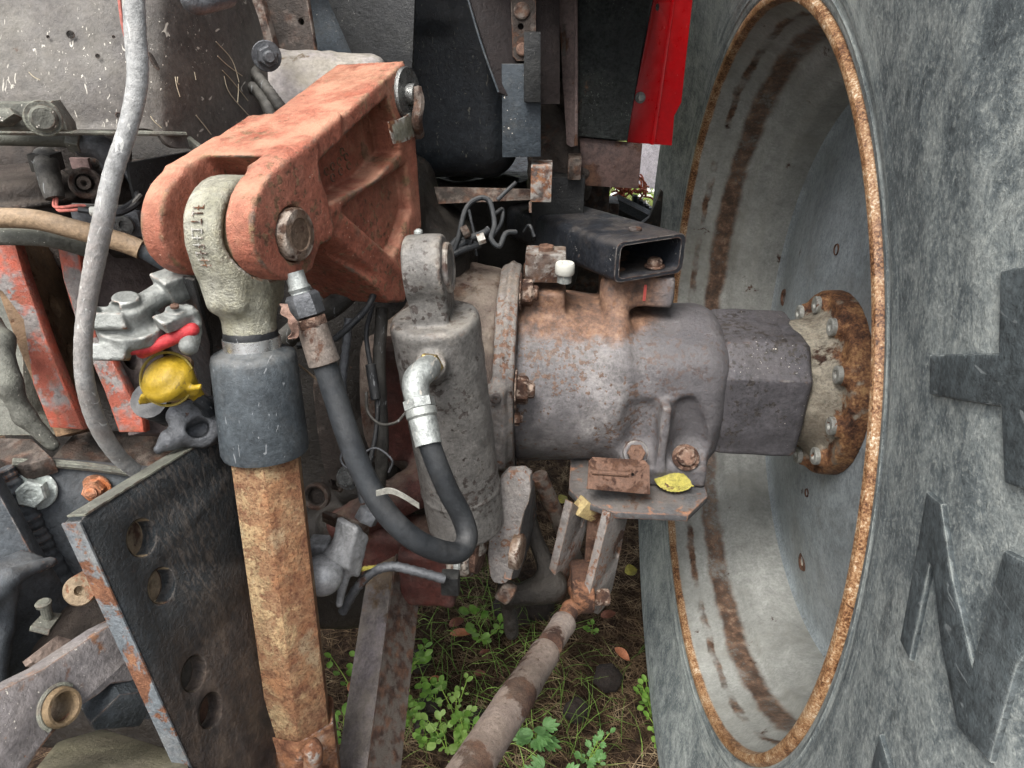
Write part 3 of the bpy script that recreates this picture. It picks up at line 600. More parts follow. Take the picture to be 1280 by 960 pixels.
# lower boss with pocket either side of the rib
a1 = pxy(778, 575); a2 = pxy(880, 600)
c.add(s_box(((a1.x+a2.x)/2, WC.y-.065, a1.z-.016), (a2.x-a1.x)/2, .07, .017, None, .006), .022)
c.add(s_box(((a1.x+a2.x)/2, WC.y-.02, a1.z+.03), (a2.x-a1.x)/2-.004, .10, .04, None, .03), .03)
r1 = pxy(828, 500); 
c.cut(s_capsule(pxy(806, 520, .0), pxy(803, 556, -.002), .022, .028), .012)
c.cut(s_capsule(pxy(861, 516, .0), pxy(863, 558, -.002), .022, .029), .006)
c.add(s_box((pxy(828, 540).x, WC.y-.108, pxy(833, 540).z-.005), .0065, .030, .052, None, .003), .006)
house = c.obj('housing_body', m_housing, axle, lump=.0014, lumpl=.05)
# darker outer end: chamfered box with sloping shoulder
c = Cast(.0033)
FX = Fr(o=ax(XE, 0, 0), n=-X)
def yz(pts): return [((ax(0, y, z)-FX.o).dot(FX.x), (ax(0, y, z)-FX.o).dot(FX.y)) for y, z in pts]
h = .088
octo = [(-h-.012, -.03), (-h-.012, .050), (-.062, h), (.06, h), (h, .05), (h, -.05), (.05, -h), (-.055, -h-.004), (-h-.008, -.070)]
c.add(s_prism(FX, yz(octo), .004, -(XT-XE), .010), .004)
c.add(s_cyl(ax(XT-.02), ax(XT+.004), .082, .078, .006), .006)
hend = c.obj('housing_end', m_house2, axle, lump=.0012, lumpl=.05)
pb = pxy(964, 497, .02); M().lathe(ax(pb.x, -h-.010, pb.z-WC.z), -Y, [(-.004, .011), (.001, .0105), (.0015, .009), (.0015, .0001)], 24).obj('blank_plug', m_house2, hend)
# bolting flange
XL = xat(613, .9)
c = Cast(.003)
c.add(s_cyl(ax(XL-.0, 0, ZU+.002), ax(XF-.002, 0, ZU+.002), .160, .162, .005)); c.add(s_cyl(ax(XL+.012, 0, ZU+.002), ax(XF-.012, 0, ZU+.002), .166, None, .004), .006)
for v in (360, 455, 522, 583): pass
c.add(s_box(ax((XL+XF)/2-.008, -.155, -.005), .012, .016, .062, None, .006), .008)
c.cut(s_box(ax((XL+XF)/2-.008, -.178, .004), .006, .010, .03, None, .003), .004)
flange = c.obj('bolting_flange', m_link, axle, lump=.001, lumpl=.04)
c = Cast(.004)
XG = xat(556, .9)
c.add(s_cyl(ax(XG-.06, 0, ZU), ax(XL+.002, 0, ZU), .176, .155, .006)); c.add(s_cyl(ax(XG-.12, 0, 0), ax(XG-.02, 0, 0), .155, .17, .01), .01)
diffh = c.obj('inner_housing', m_diff, axle, lump=.0014, lumpl=.05)
def onfl(v, rr=.154):                                  # point on the flange circle showing at height v
    best = min((abs((lambda w: (w-CAM).dot(dn)/(w-CAM).dot(fw)*FPX+480)(ax(XF, -math.cos(t)*rr, math.sin(t)*rr))-v), t) for t in np.linspace(-1.55, 1.55, 300))
    return ax(XF, -math.cos(best[1])*rr, math.sin(best[1])*rr)
for v, r_, st in ((364, .0125, .009), (486, .0125, .010)): bolt(flange, onfl(v)-Y*.004, X, m_nut, r_*1.5, .015, True, st, 'stud_nut')
bolt(flange, ax(XF, -.085, -.128), X, m_nut, .0165, .015, True, .009, 'stud_nut')
bolt(flange, onfl(524, .152), X, m_nut, .0095, .007, False, .004, 'stud_nut')
bolt(flange, ax((XL+XF)/2-.008, -.169, pxy(0, 452).z-WC.z), -Y, m_nutdark, .007, .005, False, 0, 'plug_screw', flat=True)
for t in (1.9, 2.5, -1.9, -2.5): bolt(flange, ax(XF, -math.cos(t)*.148, math.sin(t)*.148), X, m_nut, .0095, .010, True, .009, 'stud_nut')
# fixings on the housing
bolt(house, Vector((xat(817, .93), YP+.022, ZP-.034)), -Z, m_zincd, .009, .007, True, .006, 'pad_nut', label='pale nut under the pad')
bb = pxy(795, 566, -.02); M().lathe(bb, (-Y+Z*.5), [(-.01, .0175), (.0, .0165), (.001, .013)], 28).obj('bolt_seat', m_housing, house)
bolt(house, bb, (-Y+Z*.55), m_rust, .0125, .009, False, 0, 'boss_bolt', label='rusty hex bolt left of the rib')
bb = pxy(857, 572, -.005); bolt(house, bb, (-Y*.7+Z*.8), m_nut, .0135, .008, True, 0, 'boss_bolt', label='dark wet bolt in the pocket right of the rib', flat=True)
M().box(onplane(806, 366, Vector((0, YP-.0102, 0)), Y), X*.0018, Y*.0006, Z*.0115).obj('paint_mark', paint('red_paint_mark', ['b04a44', 'c25c54'], rust=0, bump=.1), house, label='short stripe of red paint')
# breather cap
bc = onplane(706, 338, ax(0, -.06, 0), Y)
br = thing('breather_cap', 'small white plastic breather cap on top of the axle housing', 'cap', bc-Z*.01)
M().lathe(bc-Z*.016, Z, [(0, .0095), (.012, .0095), (.012, .008)], 24, True).obj('cap_base', m_zinc, br)
M().lathe(bc-Z*.005, Z, [(0, .0115), (.002, .0128), (.013, .0128), (.0155, .0115), (.0155, .005), (.0135, .004)], 32, True).obj('cap_top', m_white, br)
# pad block behind the cap
cb = onplane(682, 330, ax(0, -.03, 0), Y)
M().box(cb, X*.027, Y*.02, Z*.02).obj('top_pad', m_diff, axle, bevel=.003)
bolt(axle, cb+Z*.02, Z, m_rust, .011, .006, False, 0, 'pad_bolt')
# ------------------------------------------------------------------ black box-section crossbar
cdir = (W(676, 272, 1.20)-W(812, 318, .935)).normalized()
tb = thing('box_section_bar', 'black rectangular hollow steel bar bolted on top of the axle housing', 'bar', (TL+TR+BR+BL)/4-Z*.03)
ex = (TR-TL).normalized(); 
def rrect(sx, sy, r, off, n=5):
    c_ = (TL+TR+BR+BL)/4; w = (TR-TL).length/2*sx; h_ = (TL-BL).length/2*sy; out = []; uy = Vector((0, 0, 1))
    for qx, qy, a0 in ((1, 1, 0), (-1, 1, 90), (-1, -1, 180), (1, -1, 270)):
        for k in range(n):
            a = R(a0+90*k/(n-1)); out.append(c_+ex*(qx*(w-r)+r*math.cos(a))+uy*(qy*(h_-r)+r*math.sin(a))+off)
    return out
Lb = .34; m = M(); o_, i_ = rrect(1, 1, .011, Vector()), rrect(.86, .80, .007, Vector())
m.rings([rrect(1, 1, .011, cdir*Lb), rrect(1, 1, .011, cdir*.002), rrect(.985, .98, .010, Vector()), rrect(.88, .82, .007, Vector()), i_, rrect(.86, .80, .007, cdir*Lb)], cap=False)
m.obj('bar_tube', m_tubeb, tb, sharp=30)
bolt(tb, onplane(818, 333, (BL+BR)/2+Z*.008, Z), Z, m_nut, .010, .009, True, 0, 'bar_bolt', label='rusty bolt head inside the hollow end', flat=True)
bolt(tb, (TL+TR)/2+cdir*.05+X*.008, Z, m_nutdark, .009, .004, False, 0, 'bar_bolt', flat=True)
# ------------------------------------------------------------------ lower bracket under the housing
PLZ = W(767, 634, 0.966).z
FZ = Fr(o=(0, 0, PLZ), n=Z)
lb = thing('axle_bracket', 'dark steel bracket plate with two hanging ears under the axle housing', 'bracket', W(765, 640, 0.966))
q = [FZ.px(u, v) for u, v in ((713,574),(711,611),(726,626),(767,640),(860,644),(885,620),(874,586),(860,560),(725,555))]
pl = plate(FZ, q, [], .011, .0015).obj('top_plate', m_steelbr, lb, sharp=30)
def ear(a, b, c_, px, th, holes=()):
    f = Fr(a, b, c_); q = f.poly(px); hs = [ell(f.px(u, v), r*.6, r) for u, v, r in holes]
    return plate(f, q, hs, th, .0012)
ear((765,642,0.951), (742,762,1.011), (787,645,1.011), [(763,641),(735,752),(737,765),(748,768),(757,758),(766,735),(785,645)], .012, [(773,690,.012)]).obj('ear_plate', m_link, lb, sharp=30)
ear((716,628,0.951), (696,738,1.011), (735,640,1.011), [(716,628),(692,728),(695,742),(706,742),(722,700),(738,645)], .012, [(728,652,.010)]).obj('ear_plate', m_link, lb, sharp=30)
fb = Fr((722,640,0.966), (752,648,0.996), (735,668,0.996))
plate(fb, fb.poly([(736,628),(757,638),(745,656),(722,645)]), [], .02, .0015).obj('wedge_block', paint('yellowed_block', ['9a875c', 'ab9a70'], rust=.25, bump=.4), lb)
M().box(W(742, 675, 1.021), X*.011, Y*.006, Z*.045).obj('spacer_bar', m_rust, lb, bevel=.002)
ps, pe = W(715, 748, 1.001), W(762, 746, 1.001)
M().cyl(ps, pe, .0115, seg=24, ch=.002).obj('bracket_pin', m_nut, lb)
# L plate standing on the bracket
f = Fr((735,612,0.951), (813,618,0.951), (775,572,0.966))
sp = thing('stop_plate', 'small rusty rectangular plate with bent slot lying on the bracket', 'plate', W(775, 615, 0.951))
plate(f, f.poly([(736,576),(741,571),(806,575),(812,582),(813,618),(734,611)]), [ell(f.px(791, 593), .0022)], .004, .0008).obj('plate_body', m_rust, sp, sharp=30)
M().cyl(f.w(740, 590, .001), f.w(785, 593, .001), .0035, seg=12).obj('pressed_rib', m_rust, sp)
# ------------------------------------------------------------------ stabiliser rod with eye
st = thing('stabiliser_rod', 'rusty round stabiliser tube with eye end slanting down to the ground grass', 'rod', W(722, 735, 1.001))
E0 = W(727, 733, 1.016); E1 = W(704, 780, 0.981); E2 = W(682, 815, 0.931); E3 = W(560, 1005, .66)
c = Cast(.0022); ex_ = (pe-ps).normalized()
c.add(s_cyl(E0-ex_*.015, E0+ex_*.015, .037, None, .003)); c.add(s_capsule(E0+(E1-E0)*.6, E1, .013, .012), .006); c.add(s_cyl(E0-ex_*.015, E0+ex_*.015, .020, None, .003), .003)
c.cut(s_cyl(E0+ex_*.0125, E0+ex_*.03, .028, None, .001), .002); c.add(s_sph(E0, .021), .002)
c.obj('rod_eye', paint('orange_rust_eye', ['6f4b36', '7f5840', '8d674d'], rust=.45, rc=DRUST, rs=20, bump=.5, wear_or_glint=.4, wear_or_glint_c='a58a74'), st, lump=.0006, lumpl=.01)
ud = (E3-E2).normalized()
M().lathe(E1-ud*.004, ud, [(0, .0125), (.002, .0175), (.010, .0175), (.012, .0165), ((E2-E1).length+.004, .0165)], 32, True).obj('thin_tube', m_rod, st)
M().lathe(E2, ud, [(0, .0165), (.001, .0195), (.010, .0200), (.012, .0195), (.07, .0195), (.072, .0202), (.10, .0202), (.103, .0212), (.135, .0212), (.137, .0206), (.40, .0206)], 40, True).obj('thick_tube', m_rod, st)
# ------------------------------------------------------------------ yellow leaf on the bracket
def leafmesh(c, ux, uy, L, Wd, un, serr=True, curl=.1, tip=True):
    n = 22; top = []; V = []; F = []
    for i in range(n+1):
        t = i/n; w = Wd*math.sin(math.pi*t**.8)**.75*(1+(.06*(i % 2) if serr else 0))
        if t > .93: w = Wd*.06
        for j in (-2, -1, 0, 1, 2):
            s_ = j/2; V.append(c+ux*(L*(t-.5))+uy*(w*.5*s_)+un*(abs(s_)*curl*w*.5+.0007*((i+j) % 2)+.003*math.sin(t*5)))
    for i in range(n):
        for j in range(4): a = i*5+j; F.append((a, a+1, a+6, a+5))
    K = len(V); V2 = [v-un*.0004 for v in V]; F2 = [tuple(x+K for x in f[::-1]) for f in F]
    return M().add(V+V2, F+F2)
m_leafy = paint('yellow_leaf', ['857d34', '958d42', 'a39c58'], rust=.08, rc=DRUST, rs=40, bump=.4, stain=.15, stainc='7a6a2c', rough=.6)
a, b_ = FZ.w(816, 604, .004), FZ.w(866, 616, .004)
lf = leafmesh((a+b_)/2+Z*.012, (b_-a).normalized(), (Z*.75-Y*.66).normalized().cross((b_-a).normalized()), (b_-a).length, .034, (Z*.75-Y*.66).normalized())
o = lf.obj('fallen_leaf', m_leafy, sharp=60); tag(o, 'yellow serrated leaf lying on the steel bracket under the axle', 'leaf')

o = M().box(W(690, 300, 1.36), X*.10, Y*.03, Z*.12).obj('chassis_rail', m_greasy2, bevel=.004); tag(o, 'dark chassis rail behind the white breather cap', 'rail')
# ------------------------------------------------------------------ orange lift arm
FR = Fr((505,90,.75), (380,190,.60), (510,280,.79)); nR = FR.n
arm = thing('forked_lift_lever', 'orange painted cast lift arm with forked end above the zinc rod end', 'lift arm', W(505, 110, .79))
pc = FR.w(367, 293, .006)                             # pin centre on the near prong
q0 = FR.px(367, 293, .006)
c = Cast(.0018)
body = FR.poly([(506,76),(512,100),(519,160),(527,282),(507,378),(487,379),(452,340),(416,305),(398,262),(382,200),(360,205),(345,225),(330,245),(372,185),(383,176)])
c.add(s_prism(FR, FR.poly([(506,76),(514,110),(521,180),(528,282),(507,378),(487,379),(452,340),(416,302),(396,255),(376,215),(376,190)]), .0, -.082, .003), .002)
# fork outline in plane coordinates
fo = FR.poly([(400,170),(380,184),(362,198),(340,214),(324,236),(316,262),(315,296),(322,322),(338,343),(360,353),(385,344),(402,326),(421,292),(412,255),(398,215)], .006, 1)
c.add(s_prism(FR, fo, .006, -.021, .0028), .003)
off = lambda pts, dx, dy: [(a+dx, b+dy) for a, b in pts]
c.add(s_prism(FR, fo, -.078, -.102, .004), .004)
# bridge between the prongs and the beam
br_ = FR.poly([(425,140),(372,184),(335,208),(345,238),(385,262),(412,250),(425,200)], .0)
c.add(s_prism(FR, br_, .002, -.100, .005), .008)
# slot for the rod end
c.cut(s_prism(FR, ell(q0, .061, .061, 28), -.021, -.078, .004), .006)
dslot = (Vector((0, 0, -1))+Y*-.9).normalized()
c.cut(s_box(pc-nR*.058+(FR.w(300,380)-FR.w(367,293)), .025, .055, .055, (nR, FR.x, FR.y), .004), .006)
# near-face pockets
c.cut(s_prism(FR, FR.poly([(392,205),(484,122),(494,150),(501,190),(472,222),(408,258)]), .03, -.030, .003), .003)
c.cut(s_prism(FR, FR.poly([(417,268),(507,207),(514,262),(500,305),(489,322)]), .03, -.014, .003), .006)
# lower lug face leaning back
c.cut(s_box(FR.w(440, 345, .0)+nR*.008, .016, .07, .022, ((nR+FR.y*.5).normalized(), (FR.w(500,375)-FR.w(420,305)).normalized(), ((nR+FR.y*.5).normalized()).cross((FR.w(500,375)-FR.w(420,305)).normalized())), .002), .004)
c.add(s_capsule(FR.w(412, 262, -.004), FR.w(500, 345, -.004), .0055, .0065), .008)
c.cut(s_cyl(pc+nR*.002, pc-nR*.012, .0222, None, .001), .002)
armb = c.obj('arm_body', m_orange, arm, lump=.0004, lumpl=.03)
m = M(); m.lathe(pc-nR*.01, nR, [(0, .0215), (.0145, .0215), (.0165, .0198), (.0170, .0135), (.0160, .0125), (.0158, .0001)], 40); m.obj('fork_pin', m_pin, arm, sharp=40)
M().lathe(pc-nR*.106, -nR, [(0, .011), (.008, .010), (.009, .008), (.013, .006), (.013, .0001)], 20).obj('pin_end', m_rust, arm)
# cast marking on the web: row of raised rings
mk = M()
for i, (u, v) in enumerate([(408,214),(416,208),(424,202),(433,196),(416,222),(426,214),(436,207),(428,190)]):
    p = FR.w(u, v, -.0295); x_, y_, n_ = FR.x, FR.y, FR.n
    mk.tube([p+(x_*math.cos(t)+y_*math.sin(t))*.0035 for t in np.linspace(0, 5.3, 8)], .0007, 6, 3)
mk.obj('casting_mark', m_orange, armb)
# cross-shaft washer and retaining clip at the pivot
pv = FR.w(512, 118, .004)
M().lathe(pv-nR*.006, nR, [(0, .027), (.004, .0275), (.006, .0265), (.006, .012), (.004, .011), (.014, .0105), (.0145, .0001)], 36).obj('shaft_washer', m_steel, arm, sharp=30)
k = M(); rows = []
for t, (u, v, o_) in enumerate([(486,152,.012),(496,150,.013),(506,146,.010),(513,141,.004),(519,138,-.002)]): rows.append([FR.w(u, v, o_), FR.w(u+3, v+14, o_+.001), FR.w(u+7, v+28, o_)])
sheet(rows, .0018, 3).obj('retaining_clip', m_galv, arm)
M().tube([FR.w(520, 110, .012), FR.w(524, 128, .016), FR.w(521, 150, .014), FR.w(524, 168, .006)], .006, 8, 4).obj('greasy_bolt', m_greasy, arm)


# ------------------------------------------------------------------ lift rod
R0, R2 = pc-nR*.0545, W(370, 862, .735); ud = (R2-R0).normalized(); RL = lambda v: R0+ud*v
def along(v):                                          # distance along the rod showing at height v
    lo_, hi_ = -.2, .6
    for _ in range(40):
        m_ = (lo_+hi_)/2; w = R0+ud*m_; y_ = (w-CAM).dot(dn)/(w-CAM).dot(fw)*FPX+480
        lo_, hi_ = (m_, hi_) if y_ < v else (lo_, m_)
    return m_
rod = thing('lift_rod', 'lift rod with zinc eye end, rubber sleeve and rusty hexagonal tube', 'lift rod', R0)
c = Cast(.002); n0 = (nR-ud*nR.dot(ud)).normalized(); sd_ = n0.cross(ud)
La = along(414)
c.add(s_cyl(R0-nR*.0175, R0+nR*.0175, .0465, None, .006)); c.add(s_capsule(R0+ud*.03, R0+ud*(La-.03), .030, .0235), .02); c.add(s_box(R0+ud*.035, .019, .034, .03, (n0, sd_, ud), .010), .012)
c.add(s_cyl(R0+ud*(La-.035), R0+ud*(La+.002), .0225, None, .002), .008)
c.cut(s_cyl(R0+nR*.0135, R0+nR*.04, .0375, None, .002), .003); c.cut(s_cyl(R0-nR*.0135, R0-nR*.04, .0375, None, .002), .003)
rim_e = c.obj('eye_end', m_galv, rod, lump=.0004, lumpl=.012)
lt = M()                                               # raised cast characters round the eye's edge (worn, unreadable strokes)
for i in range(22):
    a = -.5+i*.125
    for k2 in range(3):
        aa = a+random.uniform(-.03, .03); e = (sd_*-math.cos(aa)-ud*math.sin(-aa)*1.0)
        p = R0+e*.0476; t_ = nR*random.choice((-.0045, .0, .0045)); tg = nR.cross(e)
        if k2 % 2: lt.tube([p-nR*.0052, p+nR*.0052], .0006, 5, 1)
        else: lt.tube([p+t_-tg*.0018, p+t_+tg*.0018], .0006, 5, 1)
lt.obj('cast_lettering', m_galv, rim_e)
M().lathe(R0, nR, [(-.0265, .018), (-.022, .028), (-.018, .0345), (0, .0365), (.018, .0345), (.022, .028), (.0265, .018)], 48, True).obj('eye_ball', m_ball, rod)
L1 = along(421); L2 = along(437); L3 = along(440); L4 = along(566)
M().lathe(RL(L1-.006), ud, [(0, .0225), (.002, .0232), (.006, .0232)], 40, True).obj('rubber_ring', m_black, rod)
M().lathe(RL(L1), ud, [(0, .0238), (.0005, .0245), (L2-L1-.0005, .0245), (L2-L1, .0238)], 48, True).obj('clamp_band', m_band, rod, sharp=30)
slv = M().lathe(RL(L2-.001), ud, [(-.001, .024), (.0015, .030), (.004, .0350), (.010, .0368), (.04, .0374), (L4-L2-.004, .0388), (L4-L2, .0375), (L4-L2-.001, .034)], 56, True).obj('rubber_sleeve', m_collar, rod, sharp=50)
L5 = along(905); yaw0 = R(12)
hx = M().lathe(RL(L4-.01), ud, [(0, .0335), (L5-L4+.04, .0338)], 6, True, rot=yaw0).obj('hexagonal_tube', m_hex, rod, bevel=.003, sharp=28)
c6 = M().lathe(RL(L5-.012), ud, [(.006, .0345), (0, .0385), (.003, .0395), (.16, .040)], 6, True, rot=yaw0).obj('hexagonal_sleeve', m_hexlow, rod, bevel=.0025, sharp=28)
M().tube([W(386, 932, .70), W(392, 942, .70), W(388, 985, .73)], .0095, 12, 4).obj('sleeve_lug', m_hexlow, rod)

# ------------------------------------------------------------------ lift cylinder
T0, B0 = W(543, 397, .725), W(583, 655, .865); uc = (B0-T0).normalized(); Lc = (B0-T0).length; rc = .0455
cy = thing('lift_cylinder', 'grey painted hydraulic cylinder hanging between the lift arm and the axle', 'hydraulic cylinder', T0)
px_ = (X*1.0 - uc*uc.x).normalized(); E1c = W(534, 336, .70)
c = Cast(.0022)
c.add(s_cyl(T0, B0, rc, rc, .006)); c.add(s_cyl(T0-uc*.001, T0+uc*.004, rc-.004, None, .002), .006)
c.add(s_prism(Fr(o=E1c, n=-px_), [], 0, 0), 0) if False else None
c.add(s_cyl(E1c-px_*.019, E1c+px_*.019, .033, None, .004), .003); c.add(s_box(E1c+uc*.03, .0185, .0265, .035, (px_, px_.cross(uc), uc), .005), .004)
c.add(s_cyl(B0-uc*.004, B0+uc*.014, .032, .030, .004), .004); c.add(s_cyl(T0+uc*(Lc*.78), T0+uc*(Lc*.78+.003), rc+.001, None, .001), .003)
pb_ = W(537, 457, .69); c.add(s_cyl(T0+uc*.07, pb_+(pb_-(T0+uc*.07)).normalized()*.002, .0165, .0155, .003), .006)
cb_ = c.obj('cylinder_body', m_cyl, cy, lump=.0006, lumpl=.04)
for z_ in (.0145,): M().lathe(E1c+px_*z_, px_, [(0, .0245), (.008, .0245), (.0095, .0228), (.0095, .017), (.0085, .016), (.0085, .0001)], 36).obj('top_pin', m_cyl, cy, sharp=35)
gn = W(524, 297, .695); M().lathe(gn+uc*.004, -uc, [(0, .004), (.004, .004), (.0045, .0028), (.007, .0028), (.009, .0045), (.011, .0042), (.0125, .002), (.0125, .0001)], 12).obj('grease_nipple', m_zinc, cy)
Bl = W(588, 690, .875); bx = (X*.97-Y*.2).normalized()
M().cyl(Bl-bx*.022, Bl+bx*.006, .030, seg=36, ch=.003).obj('bottom_eye', m_cyl, cy)
M().cyl(B0+uc*.01, Bl, .02, seg=24).obj('piston_rod_end', m_cyl, cy)
M().lathe(Bl+bx*.004, bx, [(0, .024), (.009, .024), (.010, .022)], 28, True).obj('pin_collar', m_rust, cy)
M().cyl(W(571, 700, .845), W(571, 712, .845), .0045, seg=10, ch=.001).obj('grease_nipple', m_zinc, cy)
# ------------------------------------------------------------------ hose with its fittings
hs_ = thing('hydraulic_hose', 'black rubber hydraulic hose looping from elbow on the grey cylinder up under the orange arm', 'hose', W(540, 460, .68))
el = [W(537, 458, .682), W(530, 464, .668), W(521, 474, .662), W(520, 488, .660), W(523, 500, .660)]
M().lathe(W(538, 457, .688), el[1]-el[0], [(0, .0135), (.005, .0135), (.006, .012), (.012, .011)], 6, True).obj('brass_adaptor', m_brass, hs_, sharp=25)
M().tube(el, lambda t: .0115+.0012*math.sin(t*3.1), 20, 6).obj('elbow', m_zinc, hs_)
hn = (W(533, 545, .655)-W(523, 500, .660)).normalized(); p0 = W(524, 503, .660)
M().lathe(p0-hn*.004, hn, [(0, .0115), (.001, .0148), (.009, .0148), (.010, .0135)], 6, True).obj('hex_nut', m_zinc, hs_, sharp=25)
M().lathe(p0+hn*.006, hn, [(0, .0138), (.002, .0145), (.007, .0145), (.009, .0128)], 24, True).obj('swivel_collar', m_zinc, hs_, sharp=40)
pf = p0+hn*.014; M().lathe(pf, hn, [(0, .0125)]+[x for i in range(4) for x in ((.003+i*.005, .0132-.0002*i), (.0055+i*.005, .0127-.0002*i))]+[(.026, .0125)], 24, True).obj('ferrule', m_zinc, hs_)
hp = [pf+hn*.018, W(546, 580, .66), W(561, 615, .67), W(577, 645, .68), W(584, 672, .68), W(573, 690, .67), W(548, 688, .655), (W(515, 672, .64)), W(482, 640, .63), W(455, 595, .625), W(435, 545, .62), W(419, 495, .615), W(405, 452, .61)]
M().tube(hp, .0103, 20, 8).obj('rubber_hose', m_hose, hs_)
hd = (W(378, 372, .597)-W(405, 452, .61)).normalized(); q0_ = W(406, 455, .61)
M().lathe(q0_, hd, [(0, .0120), (.001, .0135), (.032, .0125), (.034, .0115)], 24, True).obj('ferrule', paint('rusty_ferrule', ['5c4f46', '6b6159', '7a7570'], rust=.35, rc=DRUST, bump=.3, metal=.3), hs_, label='long rusty ferrule')
M().lathe(q0_+hd*.033, hd, [(0, .0135), (.008, .0135)], 6, True, rot=.2).obj('hex_nut', m_nut, hs_, sharp=25, bevel=.0008, label='rusty hex nut')
M().lathe(q0_+hd*.042, hd, [(0, .011), (.001, .0145), (.017, .0145), (.020, .012)], 6, True, rot=.4).obj('hex_nut', m_zincd, hs_, sharp=25, bevel=.0006)
M().lathe(q0_+hd*.06, hd, [(0, .0088), (.003, .008), (.006, .0095), (.009, .008), (.02, .008)], 18, True).obj('adaptor', m_zinc, hs_)
# cable tie
ti = M(); P = smooth_path([W(470, 617, .605), W(487, 614, .60), W(503, 620, .60), (W(524, 633, .605))], 6); rowa = [[p-Vector((0,0,.0028)), p+Vector((0,0,.0028))] for p in P]
ct = sheet([[Vector(a) for a in r] for r in rowa], .0012, 2).obj('cable_tie', paint('faded_tie', ['77766f', '88877f'], rust=0, bump=.1), sharp=50); tag(ct, 'loose end of a faded grey cable tie on the black hose', 'cable tie')
# ------------------------------------------------------------------ link bracket carrying the cylinder foot
lk = thing('cylinder_foot_bracket', 'pale grey rust edged bracket holding the bottom pin of the grey cylinder', 'bracket', W(632, 660, .86))
fk = Fr((612,640,.865), (650,640,.855), (635,720,.895))
plate(fk, fk.poly([(626,590),(662,588),(664,620),(652,650),(645,700),(640,722),(630,731),(614,728),(609,700),(612,650),(622,625)], 0, 1), [], .014, .002).obj('front_lug', m_link, lk, sharp=30)
fs = Fr((652,600,.86), (664,600,.93), (640,720,.89))
plate(fs, fs.poly([(654,595),(668,600),(672,640),(660,690),(648,722),(639,725),(646,690)]), [], .01, .0015).obj('side_lug', m_steelbr, lk, sharp=30)
M().lathe(W(641, 688, .875), bx, [(0, .022), (.010, .022), (.012, .019), (.012, .0001)], 30).obj('foot_pin', m_pin, lk)
M().cyl(W(625, 735, .92), W(640, 745, .92), .014, seg=20, ch=.002).obj('lower_bush', m_greasy, lk)
f2 = Fr((655,620,1.0), (690,625,1.0), (700,740,1.1))
# ------------------------------------------------------------------ black tank behind the arm
c = Cast(.004)
tk = W(520, 60, 1.02); 
tl, tr_, tb_ = W(430, 100, .98), W(646, 100, 1.0), W(560, 246, 1.03)
c.add(s_box(Vector(((tl.x+tr_.x)/2, tk.y+.14, tb_.z+.33)), (tr_.x-tl.x)/2, .15, .33, None, .055), .01)
c.add(s_box(Vector((W(500,0,.93).x, tk.y+.01, W(500,70,.95).z+.14)), .06, .02, .11, None, .015), .02)
c.cut(s_capsule(W(446,46,.955), W(512,38,.95), .004), .004)
to = c.obj('tank', m_tank, None, lump=.003, lumpl=.12); tag(to, 'big black plastic tank with rounded bottom corner behind the orange arm', 'tank')
# sheet panels left of the tank
f = Fr((380,0,.93), (470,90,.93), (400,90,.95)); p = thing('grey_blue_panel', 'dark blue grey sheet metal panel between the black tank and the arm', 'panel', f.w(430, 60))
plate(f, f.poly([(372,-40),(408,-40),(455,80),(440,112),(395,100)]), [], .004, .001).obj('panel_sheet', m_bluegrey, p)
f = Fr((405,0,.90), (480,90,.90), (440,90,.915)); plate(f, f.poly([(392,-40),(520,-40),(515,85),(446,82)]), [], .004, .001).obj('inner_sheet', m_blackm, p)
f = Fr((330,0,.86), (390,70,.87), (340,70,.88))
p = thing('mounting_plate', 'dark holed mounting plate above the pale round shaft housing', 'plate', f.w(360, 60))
plate(f, f.poly([(296,-30),(380,-30),(395,66),(388,72),(342,62)]), [ell(f.px(376, 27), .0035)], .008, .002).obj('plate_body', m_greasy, p, sharp=30)
plate(f, f.poly([(300,-30),(318,-30),(347,72),(335,72)], .012), [], .02, .002, .012).obj('plate_flange', m_greasy, p, sharp=30)
# pale round shaft housing the arm pivots on
sh = thing('shaft_housing', 'pale grey rounded casting that carries the orange lift arm', 'casting', W(400, 110, .83))
c = Cast(.003); c.add(s_cyl(W(480, 155, .93), W(335, 145, .90), .082, .078, .014)); c.add(s_capsule(W(420,200,.90), W(400,260,.90), .045, .03), .03)
c.obj('casting_body', m_cyl if False else paint('pale_casting', ['7b7675', '8b8684', '9a9593'], rust=.12, rc=DRUST, rs=18, bump=.3, dust=.3, dustc='8a8468', stain=.35, stainc='5a4f4a'), sh, lump=.0015)
br1 = thing('braided_cables', 'pair of black braided cables looping out beside the pale shaft casting', 'cables', W(330, 110, .78))
for pts in ([(306,96,.82),(313,86,.79),(322,96,.765),(334,112,.755),(346,128,.75),(362,150,.76),(380,170,.78)], [(306,112,.79),(316,110,.765),(328,122,.755),(338,142,.75),(350,165,.76)]):
    M().tube([W(*a) for a in pts], lambda t: .0062*(1+.05*math.sin(t*330)), 12, 12).obj('braided_cable', m_loom, br1)
o = prism(Fr((320,120,.80),(350,150,.80),(330,180,.81)), [(322,128),(345,128),(352,178),(330,190)], 0, -.01).obj('pale_bar', paint('pale_blue_bar', ['9aa3a8','aab2b6'], rust=0, bump=.1)); tag(o, 'pale bluish bar end peeking out below the braided cables', 'bar')
